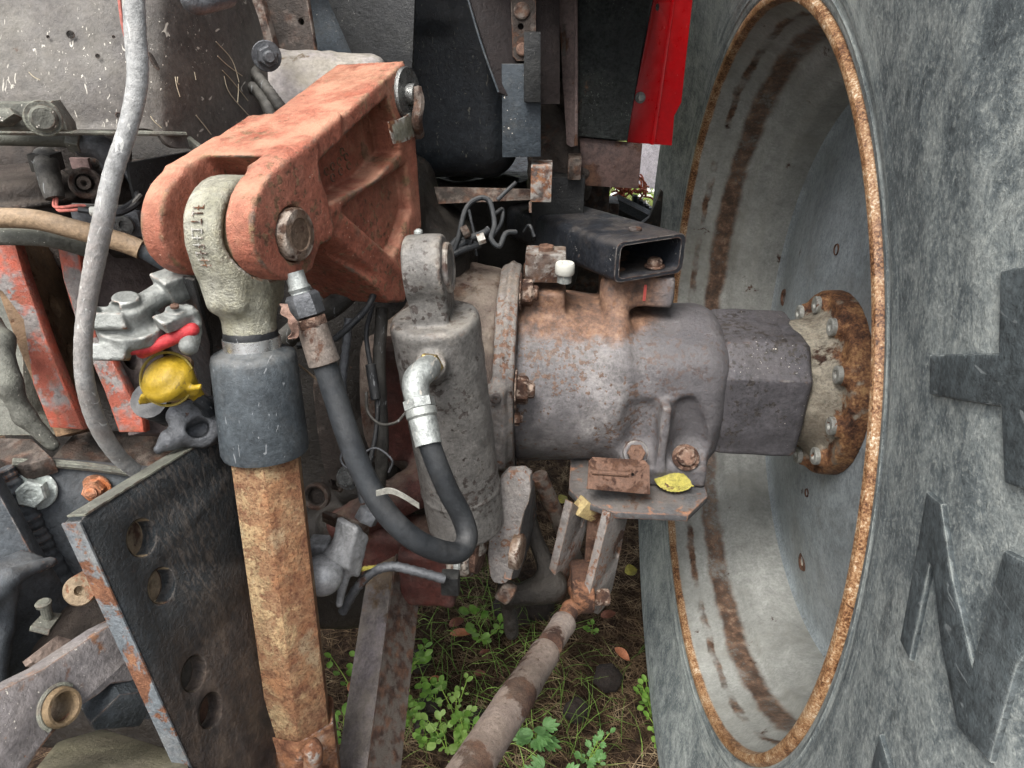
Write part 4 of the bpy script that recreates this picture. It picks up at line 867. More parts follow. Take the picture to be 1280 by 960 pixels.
# ------------------------------------------------------------------ faded body panel top left
F1 = thing('body_panel', 'faded brown grey body panel with scratches and paint chips at top left', 'panel', W(150, 90, .66))
rows = []
for v in (-40, 40, 110, 150, 162):
    r = []
    for u, d in ((-40,.585), (60,.60), (140,.612), (190,.625), (215,.64), (260,.69), (300,.745), (336,.80)):
        vv = v
        if u >= 215 and v > 100: vv = v+(v-100)*.35
        dd = d+(.00 if v < 120 else .004)
        if u == 336 and v < 60: u = 300 + (v+40)*.35
        r.append(W(u, vv, dd))
    rows.append(r)
sheet(rows, .004, 4).obj('panel_skin', m_fender, F1, sharp=50)
M().tube([W(-40,165,.59), W(60,166,.605), W(140,166,.618), W(195,167,.632), W(232,168,.655)], .0022, 8, 4).obj('rolled_lip', m_moss, F1)
for u, v, d, r in ((88,43,.603,.0028), (148,144,.612,.0022), (122,70,.608,.0018), (313,157,.765,.0028), (60,46,.6,.0012), (142,46,.61,.0012)):
    n_ = (CAM-W(u, v, d)).normalized(); M().lathe(W(u, v, d-.002), n_, [(0, r*1.15), (.0008, r), (.0004, r*.5), (.0004, .0001)], 14).obj('screw_hole', m_greasy2, F1)
sl = Fr((184,68,.617), (194,88,.620), (190,70,.622)); plate(sl, sl.poly([(181,66),(187,68),(196,85),(197,90),(190,84)], 0, 1), [], .002, .0005, .003).obj('rust_patch_hole', m_greasy, F1)
m_scr = paint('scratch_tan', ['a3977f', 'b9af9a'], rust=0, fine=0, bump=0)
for (a, b, cc) in [((270,52),(290,75),(299,103)),((278,88),(291,102),(310,126)),((280,95),(288,118),(318,152)),((272,70),(285,82),(303,95)),((245,144),(254,155),(264,168)),((219,96),(221,108),(225,121)),((243,90),(244,95),(245,100)),((303,150),(304,156),(305,160)),((222,96),(222,104),(224,105)),((298,105),(298,114),(297,128)),((188,145),(193,152),(202,160)),((36,90),(42,96),(50,100))]:
    def dpt(u, v):
        ds = ((-40,.585),(60,.60),(140,.612),(190,.625),(215,.64),(260,.69),(300,.745),(336,.80))
        for (u0, d0), (u1, d1) in zip(ds, ds[1:]):
            if u <= u1: return W(u, v, d0+(d1-d0)*(u-u0)/(u1-u0)-.0032)
    M().tube([dpt(*a), dpt(*b), dpt(*cc)], .00045, 5, 4).obj('scratch', m_scr, F1)
bolt(F1, W(333, 70, .755), (W(350,76,.70)-W(333,70,.755)).normalized(), m_zincd, .011, .010, True, .008, 'panel_bolt')
f = Fr((217,165,.665), (235,165,.66), (232,188,.67)); plate(f, f.poly([(212,168),(222,163),(252,186),(240,190)]), [], .006, .001).obj('broken_tab', m_moss, F1)
# bracket block with bolt at left edge
blk = thing('corner_bracket', 'mossy grey cast bracket with one bolt under the faded panel', 'bracket', W(40, 145, .56))
f = Fr((0,130,.55), (70,130,.56), (30,160,.56)); plate(f, f.poly([(-30,128),(64,126),(84,155),(86,165),(0,164),(-30,164)]), [], .03, .004).obj('bracket_body', m_moss, blk, sharp=30)
f2_ = Fr((0,138,.54), (30,140,.54), (10,150,.54)); plate(f2_, f2_.poly([(-30,132),(12,134),(18,142),(2,152),(-30,152)]), [], .012, .002).obj('bracket_ridge', m_moss, blk)
bolt(blk, W(54, 148, .552), (CAM-W(54,148,.552)).normalized(), m_moss, .0095, .006, True, 0, 'bracket_bolt', flat=True)
# small valve body top centre
vb = thing('valve_fitting', 'grey elbow fitting sticking out above the faded panel', 'fitting', W(245, 4, .6))
M().tube([W(285,-4,.62), W(262,2,.60), W(242,4,.59), W(236,-10,.585)], .0085, 14, 5).obj('fitting_body', m_zincd, vb)
# fine twisted wires beside the grey sleeve
for (pts, mt, lab) in (([(148,-10,.47),(153,30,.475),(160,60,.48),(162,92,.49)], m_wirered, 'thin dark red wire running down beside the grey sleeve'), ([(155,-10,.465),(157,40,.475),(164,66,.478),(160,95,.488)], m_white, 'thin white wire running down beside the grey sleeve')):
    o = M().tube([W(*a) for a in pts], .0011, 8, 6).obj('wire', mt); tag(o, lab, 'wire')
pp = smooth_path([W(*a) for a in ((166,-30,.47),(169,40,.475),(172,100,.48),(160,160,.485),(142,215,.49),(130,270,.50),(120,320,.51),(110,375,.52),(104,430,.53),(107,480,.545),(122,530,.57),(146,568,.60),(168,588,.62))], 10)
slv_ = M().tube(pp, lambda t: .0066+.00012*math.sin(t*260)+.0004*math.sin(t*17), 18, 1).obj('cable_sleeve', m_pipe); tag(slv_, 'long grey flexible sleeve hanging down in front of the faded panel', 'cable sleeve')
# dark flat plate behind the left prong
f = Fr((165,205,.66), (320,180,.78), (170,280,.68))
o = plate(f, f.poly([(160,204),(345,170),(345,260),(190,300),(178,290),(163,225)]), [], .004, .0008).obj('guard_plate', m_blackm, sharp=30); tag(o, 'flat matt black guard plate behind the orange fork', 'plate')
# ------------------------------------------------------------------ sheet metal around the crossmember
def panel(name, label, cat, abc, px, th, mat, holes=(), bev=.001, extra=None):
    f = Fr(*abc); t = thing(name, label, cat, f.w(*px[0]) if False else f.w(sum(a for a, _ in px)/len(px), sum(b for _, b in px)/len(px)))
    plate(f, f.poly(px), [ell(f.px(u, v), rx, ry, 18) for u, v, rx, ry in holes], th, bev).obj(name+'_sheet', mat, t, sharp=30); return f, t
f, t = panel('angled_panel', 'dark purple black angled sheet hanging right of the black tank', 'panel', ((585,0,.88),(690,0,.93),(640,120,.93)), [(575,-40),(700,-40),(700,130),(665,131),(624,116)], .004, paint('purple_black_sheet', ['1c1718','27201f','332c2a'], rust=.05, rc=DRUST, dust=.3, dustc='564c46', bump=.3, stain=.4))
M().tube([W(577,-30,.868), W(600,50,.885), W(623,115,.905)], .0014, 6, 4).obj('sheet_edge', m_bluegrey, t)
f, t = panel('channel_bracket', 'blue grey dusty steel bracket end below the angled sheet', 'bracket', ((627,125,.93),(675,125,.93),(650,197,.965)), [(627,80),(676,80),(676,196),(628,197)], .006, m_bluegrey)
plate(f, f.poly([(655,40),(676,40),(676,128),(655,128)], .012), [], .01, .001, .012).obj('bracket_flange', m_blackm, t)
f, t = panel('holed_strap', 'rusty dark strap with bolt holes left of the purple strip', 'strap', ((640,0,.90),(672,0,.90),(655,70,.915)), [(637,-40),(670,-40),(670,70),(664,76),(646,76),(641,70)], .005, m_greasy, [(651,33,.0038,.0038)])
bolt(t, f.w(653, 62, .0), f.n, m_rust, .008, .004, False, 0, 'strap_bolt', flat=True); bolt(t, f.w(652, 14, .0), f.n, m_greasy, .010, .005, False, 0, 'strap_bolt', flat=True)
f, t = panel('purple_strip', 'narrow faded purple brown strip with a long dark slot', 'strip', ((697,0,1.0),(718,0,.99),(715,180,1.06)), [(696,-40),(718,-40),(720,182),(714,184),(708,180),(703,100)], .006, m_purple)
M().hull([f.w(703,30,.0012), f.w(707,30,.0012), f.w(707,70,.0012), f.w(703,70,.0012)], [f.w(703,30,.0002), f.w(707,30,.0002), f.w(707,70,.0002), f.w(703,70,.0002)]).obj('slot', m_greasy2, t)
M().tube([W(719,-30,.975), W(720,60,1.01), W(720,182,1.05)], .0028, 8, 3).obj('strip_edge', m_purple, t)
f, t = panel('dusty_black_panel', 'big dusty black panel beside the bright red sheet', 'panel', ((722,0,1.0),(808,0,1.0),(750,170,1.065)), [(718,-60),(822,-60),(784,176),(722,170)], .006, m_mesh)
f, t = panel('red_fender_sheet', 'bright red sheet metal fender edge with one small screw', 'fender', ((815,0,1.06),(862,0,1.07),(800,170,1.13)), [(828,-60),(870,-60),(866,0),(857,80),(852,128),(843,145),(840,182),(784,178),(790,140)], .003, m_red, [(822,9,.003,.005)])
M().hull([f.w(848,-60,.004), f.w(852,-60,.008), f.w(818,181,.008), f.w(813,181,.004)], [f.w(848,-60,-.001), f.w(852,-60,-.001), f.w(818,181,-.001), f.w(813,181,-.001)]).obj('pressed_fold', m_red, t, bevel=.0008)
M().hull([f.w(853,-60,.010), f.w(871,-60,.012), f.w(841,182,.012), f.w(818,181,.010)], [f.w(853,-60,-.001), f.w(871,-60,-.001), f.w(841,182,-.001), f.w(818,181,-.001)]).obj('raised_flange', m_red, t, bevel=.001) if False else None
bolt(t, f.w(800, 122, .001), f.n, m_zinc, .006, .004, True, 0, 'sheet_screw', flat=True)
f, t = panel('rust_patched_plate', 'brown rusty plate with black paint remains under the dusty panel', 'plate', ((730,185,1.08),(800,185,1.08),(760,235,1.105)), [(724,172),(803,180),(798,236),(729,232)], .008, paint('patched_plate', ['43342f', '54423d', '2e2c2c'], rust=.35, rc=DRUST, bump=.4, stain=.6, stainc='26282a'))
M().box(W(718, 208, 1.07), X*.010, Y*.02, Z*.016).obj('corner_lump', m_greasy, t, bevel=.003)
c = Cast(.004)
c.add(s_box(W(700,205,1.15), .05, .04, .05, None, .01)); c.add(s_box(W(690, 180, 1.2), .03, .03, .10, None, .01), .01); c.add(s_capsule(W(680,140,1.12), W(720,215,1.12), .022, .03), .01)
o = c.obj('frame_knuckle', m_greasy, None, lump=.003); tag(o, 'greasy brown frame casting behind the purple strip', 'casting')
t = thing('clamp_block', 'small rust speckled square steel block on the crossmember end', 'block', W(677, 226, 1.0))
M().box(W(677, 226, 1.0), X*.0145, Y*.02, Z*.025).obj('block_body', paint('speckled_block', ['3a3634', '4a4543', '5a5450'], rust=.3, rc=RUST, rs=40, bump=.5, wear_or_glint=.5), t, bevel=.002)
M().cyl(W(663,252,.99), W(663,266,.99), .002, seg=8).obj('cotter_pin', m_greasy, t)
t = thing('crossmember', 'greasy flat steel crossmember below the black tank', 'crossmember', W(600, 240, 1.02))
M().hull([W(490,232,1.03), W(668,236,1.03), W(668,250,1.03), W(490,258,1.03)], [W(490,232,1.12), W(668,236,1.12), W(668,250,1.12), W(490,258,1.12)]).obj('member_bar', m_greasy, t, bevel=.003)
M().box(W(697, 256, 1.13), X*.04, Y*.035, Z*.05).obj('support_block', m_blackm, t, bevel=.003)
M().box(W(735, 262, 1.35), X*.055, Y*.03, Z*.02).obj('rear_bar', m_greasy2, t, bevel=.003)
# wiring below the tank
lo_ = thing('wire_loom', 'bundle of dark corrugated wires arching below the black tank', 'wires', W(610, 290, .99))
for i, (pts, r) in enumerate((([(560,330,.95),(572,300,.96),(582,262,.97),(598,248,.97),(612,252,.97),(618,280,.96),(614,298,.95),(624,308,.95),(632,292,.96),(645,290,.97)], .0048), ([(622,250,1.0),(632,240,1.0),(645,228,1.0)], .0042), ([(618,268,.99),(628,262,1.0),(626,280,1.0),(612,300,1.0)], .004), ([(556,320,.96),(585,300,.97),(604,292,.98),(612,286,.98)], .007), ([(562,312,.97),(575,300,.97),(590,303,.97)], .009), ([(586,262,1.0),(592,290,1.0),(596,320,1.0)], .003), ([(540,316,.94),(556,322,.95),(580,312,.96),(600,306,.97)], .006), ([(655,290,1.05),(662,282,1.03),(668,296,1.03)], .0035))):
    M().tube([W(*a) for a in pts], (lambda t, r=r: r*.72*(1+.05*math.sin(t*300))), 10, 12).obj('cable', m_hose, lo_)
M().cyl(W(578,292,.955), W(586,288,.955), .0085, seg=10).obj('connector', m_greasy, lo_); M().cyl(W(597,300,.955), W(606,297,.955), .0075, seg=8).obj('connector', m_galv, lo_)
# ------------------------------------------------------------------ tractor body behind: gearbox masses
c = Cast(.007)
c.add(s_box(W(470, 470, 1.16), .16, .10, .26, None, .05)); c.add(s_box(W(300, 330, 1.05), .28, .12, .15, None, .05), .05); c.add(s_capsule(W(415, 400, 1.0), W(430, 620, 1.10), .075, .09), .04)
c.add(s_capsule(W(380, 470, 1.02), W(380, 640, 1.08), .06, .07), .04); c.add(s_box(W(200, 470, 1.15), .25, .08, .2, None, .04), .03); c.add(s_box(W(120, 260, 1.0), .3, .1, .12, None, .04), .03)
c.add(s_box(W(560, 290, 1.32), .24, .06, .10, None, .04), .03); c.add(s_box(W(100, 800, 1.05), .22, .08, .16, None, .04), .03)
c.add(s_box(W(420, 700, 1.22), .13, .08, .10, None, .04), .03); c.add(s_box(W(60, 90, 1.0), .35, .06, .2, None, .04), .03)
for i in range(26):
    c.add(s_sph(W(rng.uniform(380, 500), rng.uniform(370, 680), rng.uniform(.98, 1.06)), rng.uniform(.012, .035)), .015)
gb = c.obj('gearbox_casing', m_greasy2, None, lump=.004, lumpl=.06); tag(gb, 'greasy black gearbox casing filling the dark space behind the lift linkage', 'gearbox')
# cab and chassis above/in front, added out of the frame to keep daylight from the recesses
hb = thing('cab_shade_slabs', 'dark rear wall and unseen cab slabs added to shade the recesses', 'cab', W(500, 0, 1.3))
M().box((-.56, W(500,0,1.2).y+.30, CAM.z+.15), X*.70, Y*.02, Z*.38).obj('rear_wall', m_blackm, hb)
M().box((-.56, WC.y+.80, CAM.z+.09), X*.70, Y*.80, Z*.025).obj('shade_floor_panel', m_blackm, hb)
M().box((-.60, WC.y+.0, CAM.z+.55), X*.66, Y*.02, Z*.45).obj('shade_back_panel', m_blackm, hb)
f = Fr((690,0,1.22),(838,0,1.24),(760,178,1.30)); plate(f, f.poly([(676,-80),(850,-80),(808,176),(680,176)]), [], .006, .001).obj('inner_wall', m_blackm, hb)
# mudguard added over the wheel, out of the picture, to shade the tyre
mgd = thing('shade_mudguard', 'unseen curved mudguard added to shade the front of the tyre', 'mudguard', WC+Z*.98)
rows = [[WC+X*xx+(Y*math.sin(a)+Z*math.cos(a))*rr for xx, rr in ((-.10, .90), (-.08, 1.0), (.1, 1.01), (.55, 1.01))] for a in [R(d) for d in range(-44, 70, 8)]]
M().rings([[p for p in r]+[p+Vector((0, -.0, .006)) for p in reversed(r)] for r in rows]).obj('shade_mudguard_skin', m_blackm, mgd, sharp=40)
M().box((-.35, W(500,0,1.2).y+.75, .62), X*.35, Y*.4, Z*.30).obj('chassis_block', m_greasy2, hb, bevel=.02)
# ------------------------------------------------------------------ valve group top left
vg = thing('brake_valve', 'dark grimy valve housing with pipe stub and electrical plug left of the grey sleeve', 'valve', W(80, 225, .72))
c = Cast(.0028)
c.add(s_box(W(140, 260, .80), .055, .03, .05, None, .008)); c.add(s_cyl(W(118,188,.70), W(110,200,.74), .034, None, .005), .006); c.add(s_box(W(108,205,.715), .028, .02, .010, None, .003), .004)
c.add(s_capsule(W(70, 172, .70), W(130, 188, .72), .016, .02), .012); c.add(s_cyl(W(20,196,.78), W(60,210,.78), .03, .03), .01); c.add(s_box(W(60,300,.85), .12, .03, .03, None, .01), .01)
c.obj('valve_casting', m_greasy, vg, lump=.0012, lumpl=.03)
n_ = (W(84,224,.60)-W(125,232,.72)).normalized()
M().lathe(W(112,230,.69), n_, [(0, .013), (.018, .0145), (.020, .013), (.020, .0085), (.014, .0085), (.014, .006), (.024, .006), (.024, .003), (.018, .0001)], 24).obj('pipe_stub', m_greasy, vg, sharp=35)
M().box(W(100,205,.69), X*.009, Y*.002, Z*.005).obj('red_tag', m_wirered, vg) if False else M().box(W(101,204,.69), X*.009, Y*.002, Z*.005).obj('warning_tag', paint('faded_tag', ['806a66', '927c78'], rust=0), vg)
pipe_ = thing('steel_pipe', 'dull horizontal steel pipe with union nut under the panel lip', 'pipe', W(60, 172, .64))
M().tube([W(-30,172,.63), W(40,174,.635), W(90,176,.64), W(130,184,.65)], .0062, 14, 5).obj('pipe_run', m_moss, pipe_); M().lathe(W(88,176,.64), (W(100,178,.64)-W(88,176,.64)), [(0,.0095),(.012,.0095)], 6, True).obj('union_nut', m_moss, pipe_, bevel=.0006); M().tube([W(100,180,.645), W(120,182,.645), W(136,192,.65), W(142,206,.66)], .011, 14, 5).obj('pipe_elbow', m_zincd, pipe_)
pl_ = thing('electrical_plug', 'black electrical plug with two faded red wires', 'plug', W(62, 225, .64))
M().tube([W(57,197,.66), W(60,215,.645), W(66,238,.64), (W(69,248,.64))], lambda t: .011-.003*t, 14, 4).obj('plug_body', m_loom, pl_); M().box(W(58,202,.655), X*.011, Y*.009, Z*.008).obj('plug_socket', m_loom, pl_, bevel=.0015)
M().tube([W(68,248,.64), W(68,258,.635), W(80,259,.63), W(96,257,.63), W(125,258,.64)], .0014, 8, 6).obj('red_wire', m_wirered, pl_); M().tube([W(71,247,.64), W(72,262,.635), W(85,263,.628), W(100,262,.63)], .0014, 8, 6).obj('red_wire', m_wirered, pl_)
M().tube([W(98,262,.63), W(125,265,.635), W(150,262,.64), W(170,250,.66)], .0026, 8, 6).obj('black_wire', m_black, pl_); M().tube([W(120,265,.632), W(150,266,.64), W(172,252,.66), W(168,235,.68), W(158,215,.69)], .003, 8, 6).obj('black_wire', m_black, pl_); M().tube([W(90,257,.63), W(130,258,.64), W(160,258,.65), W(176,244,.66)], .0022, 8, 6).obj('black_wire', m_loom, pl_)
M().cyl(W(112,264,.629), W(121,264,.631), .004, seg=10, ch=.0008).obj('wire_joint', m_white, pl_)
M().tube([W(160,190,.69), W(162,205,.69), W(170,225,.69), W(178,240,.69)], .0018, 6, 4).obj('oily_wire', m_greasy, pl_)
db = thing('dust_boot', 'dark round brake booster with chalky line at left edge', 'booster', W(30, 238, .68))
c = Cast(.0028); c.add(s_cyl(W(30,240,.70)-Z*.022, W(30,240,.70)+Z*.020, .056, .05, .010)); c.add(s_cyl(W(30,240,.70)-Z*.004, W(30,240,.70)+Z*.001, .0585, None, .002), .003); c.obj('booster_body', m_greasy, db)
o = M().tube([W(*a) for a in ((-30,272,.63),(40,274,.635),(95,287,.64),(150,302,.65),(176,312,.655))], .0088, 16, 7).obj('hose', m_tan); tag(o, 'tan brown rubber hose crossing behind the grey sleeve', 'hose')
o = M().tube([W(*a) for a in ((170,309,.655),(185,318,.66),(205,330,.67))], .0066, 14, 5).obj('hose_end', m_collar, None); tag(o, 'short dark end of pipe leaving the tan hose behind the fork', 'pipe'); o.name = 'pipe'
o = M().tube([W(*a) for a in ((-30,296,.66),(30,296,.66),(70,300,.67),(120,315,.70))], .008, 12, 5).obj('hose', m_moss); tag(o, 'mossy dark hose lying just below the tan hose', 'hose')
sw = thing('sensor_block', 'silvery grimy block with round socket behind the grey sleeve', 'sensor', W(150, 275, .68))
M().box(W(140,276,.69), X*.033, Y*.01, Z*.0125).obj('sensor_body', m_zincd, sw, bevel=.003); M().lathe(W(157,281,.676), -Y, [(0,.009),(.003,.009),(.003,.005),(.001,.005),(.001,.0001)], 20).obj('socket', m_steel, sw)
# ------------------------------------------------------------------ two cast hitch plates, grey over red
def hitch(label, face, side, holes, depth0, depth1, mf, ms):
    """face: thin front edge polygon (grey/red); side: broad brown side with holes"""
    f = Fr(*side[0]); t = thing('hitch_plate', label, 'hitch plate', f.w(*side[1][0]))
    g = Fr(*face[0]); plate(g, g.poly(face[1]), [], .016, .003).obj('front_edge', mf, t, sharp=35)
    pl = plate(f, f.poly(side[1]), [ell(f.px(u, v), r*.8, r, 24) for u, v, r in holes], .03, .002); pl.obj('side_plate', ms, t, sharp=35)
    for u, v, r in holes:
        cc = f.w(u, v, -.002); M().lathe(cc, -f.n, [(0, r*1.0), (.035, r*.98), (.035, .0001)], 28).obj('hole_bore', mf if False else m_brownrust, t)
        M().cyl(f.w(u+12, v-4, -.010), f.w(u+10, v-3, -.028), r*.9, seg=20).obj('bushing', m_pinkgrey, t) if False else None
    return f, t
fA, tA = hitch('rusty brown hitch plate with two round holes, grey and red front edge, at far left',
      (((0,310,.735),(30,310,.735),(85,540,.775)), [(-30,300),(18,303),(30,345),(60,430),(104,538),(62,535),(40,480),(28,400),(2,365),(-30,350)]),
      (((20,306,.755),(70,310,.84),(104,538,.80)), [(18,303),(72,308),(88,380),(100,405),(108,440),(118,538),(104,538),(60,430),(30,345)]), [(69,383,.0125), (90,442,.0125)], 0, 0, m_pinkgrey, m_brownrust)
fB, tB = hitch('second hitch plate behind the grey sleeve, grey paint over red with dark bore below',
      (((72,310,.745),(98,310,.745),(150,540,.775)), [(70,304),(98,306),(104,350),(120,420),(140,450),(178,525),(180,541),(148,541),(130,490),(100,420),(78,350)]),
      (((98,306,.765),(190,310,.84),(180,540,.80)), [(98,306),(195,312),(235,380),(262,470),(262,545),(180,541),(178,525),(140,450),(120,420),(104,350)]), [(166,449,.0125), (208,512,.021), (214,444,.011)], 0, 0, m_pinkgrey, paint('reddish_grey_casting', ['5d5352', '6b605e', '4a3f3d'], rust=.25, rc=[(.3,'5f2a24'),(.6,'8a3a30'),(.8,'4b3a32')], rs=8, bump=.4, stain=.5, dust=.2))
c = Cast(.0025); c.add(s_capsule(W(2,425,.70), W(10,480,.70), .010, .011)); c.add(s_capsule(W(10,480,.70), W(30,520,.715), .011, .009), .008); c.add(s_capsule(W(30,520,.715), W(66,556,.73), .009, .007), .008); c.add(s_capsule(W(-20,410,.72), W(2,428,.70), .018, .011), .008)
o = c.obj('bent_lever', m_moss, None, lump=.0012); tag(o, 'bent mossy grey lever at the left edge before the brown hitch plate', 'lever')
o = prism(Fr((0,330,.80),(30,430,.80),(0,480,.82)), [(-30,370),(10,370),(28,420),(30,520),(60,545),(-30,545)], 0, -.03).obj('pale_casting', m_moss, bevel=.004); tag(o, 'pale pinkish grey casting behind the bent lever at left edge', 'casting'); 
o = prism(Fr((0,560,.72),(60,560,.72),(0,580,.70)), [(-30,545),(40,548),(66,572),(28,582),(-30,566)], 0, -.02).obj('bracket_tab', m_greasy, bevel=.003); tag(o, 'small brown steel tab below the bent lever at left edge', 'tab')
o = prism(Fr((60,545,.84),(160,545,.86),(100,600,.79)), [(40,600),(90,545),(100,538),(270,538),(260,605),(180,602),(30,600)], 0, -.02).obj('ledge_casting', m_greasy, bevel=.004); tag(o, 'brownish greasy ledge under the two hitch plates', 'casting')
# ------------------------------------------------------------------ air coupling with red gasket
cp = thing('air_coupling', 'dull aluminium trailer air coupling head with a red gasket', 'coupling', W(180, 410, .60))
fc = Fr(o=W(172, 412, .60), n=(dn*-1*.80 - fw*.60 + rt*.12)); u_ = (W(235,372,.60)-W(172,408,.60)).normalized()
cn = fc.n; ca = W(165, 408, .60); cbk = W(214, 378, .62)
c = Cast(.0013)
c.add(s_cyl(ca-cn*.008, ca+cn*.004, .0265, None, .002)); c.add(s_cyl(ca, ca+cn*.022, .0175, .015, .003), .005); c.add(s_cyl(ca+cn*.018, ca+cn*.029, .0115, .0105, .002), .002)
dd = (cbk-ca).normalized(); c.add(s_capsule(ca+cn*.013, cbk+cn*.012, .0095, .010), .004)
c.add(s_box(cbk+dd*.008+cn*.013, .014, .0115, .012, (dd, cn.cross(dd), cn), .002), .002)
wl = W(139, 398, .585); c.add(s_box(wl, .015, .010, .012, ((W(160,392,.585)-wl).normalized(), dn, fw), .003), .002); c.cut(s_box(wl+cn*.01, .010, .004, .008, ((W(160,392,.585)-wl).normalized(), dn, fw), .001), .002)
c.add(s_box(W(222,398,.598), .016, .008, .006, (dd, cn.cross(dd), cn), .002), .003); c.add(s_cyl(W(221,394,.597)-cn*.006, W(221,394,.597)+cn*.006, .0085, None, .001), .002)
c.add(s_capsule(W(238,386,.60), W(247,404,.605), .0035), .002)
c.add(s_box(W(136, 440, .585), .0165, .007, .006, ((W(160,445,.585)-W(136,440,.585)).normalized(), dn, fw), .002), .003); c.add(s_capsule(W(242,412,.608), W(236,432,.60), .007, .008), .003)
c.obj('coupling_head', m_coupl, cp, lump=.0004, lumpl=.01)
c = Cast(.0018); c.add(s_cyl(ca-cn*.0125, ca-cn*.007, .0255, None, .001)); c.add(s_capsule(W(178,440,.598), W(240,412,.60), .0055, .006), .003); c.obj('red_seal', m_gasket, cp)
M().lathe(W(220,392,.593)+cn*.006, cn, [(0,.0035),(.002,.0035),(.0025,.0001)], 12).obj('clamp_screw', m_rust, cp)
M().cyl(W(225,450,.66), W(222,500,.68), .012, seg=16, ch=.002).obj('mounting_boss', m_brownrust, cp)
# yellow cap coupling
yc = thing('yellow_coupling', 'second air coupling with a yellow plastic cover cap', 'coupling', W(208, 472, .62))
nY = (-fw*.75-dn*.45-rt*.25).normalized(); cY = W(208, 473, .615)
c = Cast(.0016); c.add(s_cyl(cY-nY*.004, cY+nY*.004, .0225, .0215, .002)); c.add(s_sph(cY-nY*.002, .0195), .006); c.cut(s_box(cY+nY*.026, .03, .03, .0115, (rt, dn, nY), .001), .006)
tl_ = W(250,498,.64); c.add(s_capsule(cY+rt*.012-nY*.004, tl_, .009, .0055), .008); c.add(s_box(W(212,493,.62), .021, .0022, .006, ((W(245,502,.63)-W(180,488,.61)).normalized(), nY.cross(rt), nY), .001), .003)
c.obj('yellow_cap', m_yellow, yc)
M().tube([W(186,500,.66), W(205,508,.69), W(215,512,.72)], .017, 16, 3).obj('socket_tube', m_black, yc)
M().tube([cY+nY.cross(rt)*0+(rt*math.cos(a)+dn*math.sin(a))*.0228-nY*.001 for a in np.linspace(.4, 5.9, 18)], .0013, 6, 3).obj('cap_rim', paint('olive_rim', ['7a6a28', '8d7c36'], rust=0), yc)
M().tube([W(245,497,.635), W(256,505,.64), W(262,515,.65)], .0065, 10, 3).obj('hinge_lug', m_black, yc)
# steel catch lever
c = Cast(.002)
c.add(s_cyl(W(246,534,.655)+rt*.004-fw*.004, W(246,534,.655)+fw*.014, .018, .020, .003)); c.add(s_capsule(W(244,536,.655), W(214,550,.645), .011, .009), .008); c.add(s_capsule(W(212,550,.645), W(198,562,.64), .009, .004), .005)
c.cut(s_cyl(W(250,534,.62), W(246,534,.665), .010, None, .002), .002); c.cut(s_sph(W(216,551,.63), .004), .002); c.add(s_capsule(W(225,520,.655), W(262,508,.665), .012, .010), .008)
o = c.obj('catch_lever', m_zincd, None, lump=.0006, lumpl=.015); tag(o, 'shiny worn steel catch lever resting above the big perforated plate', 'lever')
# dark strut running down to the sleeve
o = prism(Fr((190,345,.70),(245,430,.70),(200,350,.68)), [(196,340),(206,340),(240,350),(262,430),(264,500),(250,480),(222,400)], 0, -.004).obj('dark_strut', m_blackm, bevel=.002); tag(o, 'dark angled steel strut behind the aluminium coupling', 'strut')
# ------------------------------------------------------------------ big perforated plate
FP = Fr((92,648,.53), (272,538,.69), (238,958,.61))
bp_ = thing('perforated_plate', 'large black greasy plate with four round holes and worn rusty edges', 'plate', FP.w(200, 760))
outl = FP.poly([(100,652),(106,645),(272,541),(345,540),(350,700),(345,1010),(262,1010)])
HL = [(178,672,.0155), (203,732,.0150), (243,842,.0150), (264,888,.0150)]
plate(FP, outl, [ell(FP.px(u, v), r, r, 28) for u, v, r in HL], .016, .0022).obj('plate_body', m_bigplate, bp_, sharp=30)
for u, v, r in HL:
    m_bore = m_edge if v < 800 else m_greasy
    M().lathe(FP.w(u, v, -.0165), FP.n, [(-.004, r*1.4), (0, r*1.4), (0, .0001)], 24).obj('backing_disc', paint('disc_tan_%d' % u, ['7d6b54', '8d7c66', '5d5040'] if v < 800 else ['45403a', '57514a'], rust=.35, rc=DRUST, bump=.5), bp_)
    M().lathe(FP.w(u, v, -.001), -FP.n, [(0, r*1.0), (.001, r*.97), (.014, r*.97), (.0155, r*1.0)], 32).obj('hole_bore', paint('tan_bore_%d' % v, ['8a7860', '9a8a70', '6f5f4c'] if v < 800 else ['4d463d', '5d554a'], rust=.3, rc=DRUST, bump=.4), bp_)
a_, b_, c_ = [FP.p(q) for q in (outl[0], outl[1], outl[2])]; lowc = FP.p(outl[-1])
M().rings([[p+FP.n*.0009, p-FP.n*.0165, p-FP.n*.0165+o_*.0015, p+FP.n*.0009+o_*.0015] for p, o_ in ((lowc, (FP.x*-1)), (a_, (FP.x*-1)))]).obj('rusty_edge', m_edge, bp_, sharp=20, label='rusty blue grey worn edge')
M().rings([[p+FP.n*.0009, p-FP.n*.0165, p-FP.n*.0165+o_*.0015, p+FP.n*.0009+o_*.0015] for p, o_ in ((b_, FP.y), (c_, FP.y))]).obj('upper_edge', m_moss, bp_, sharp=20, label='mossy grey worn edge')
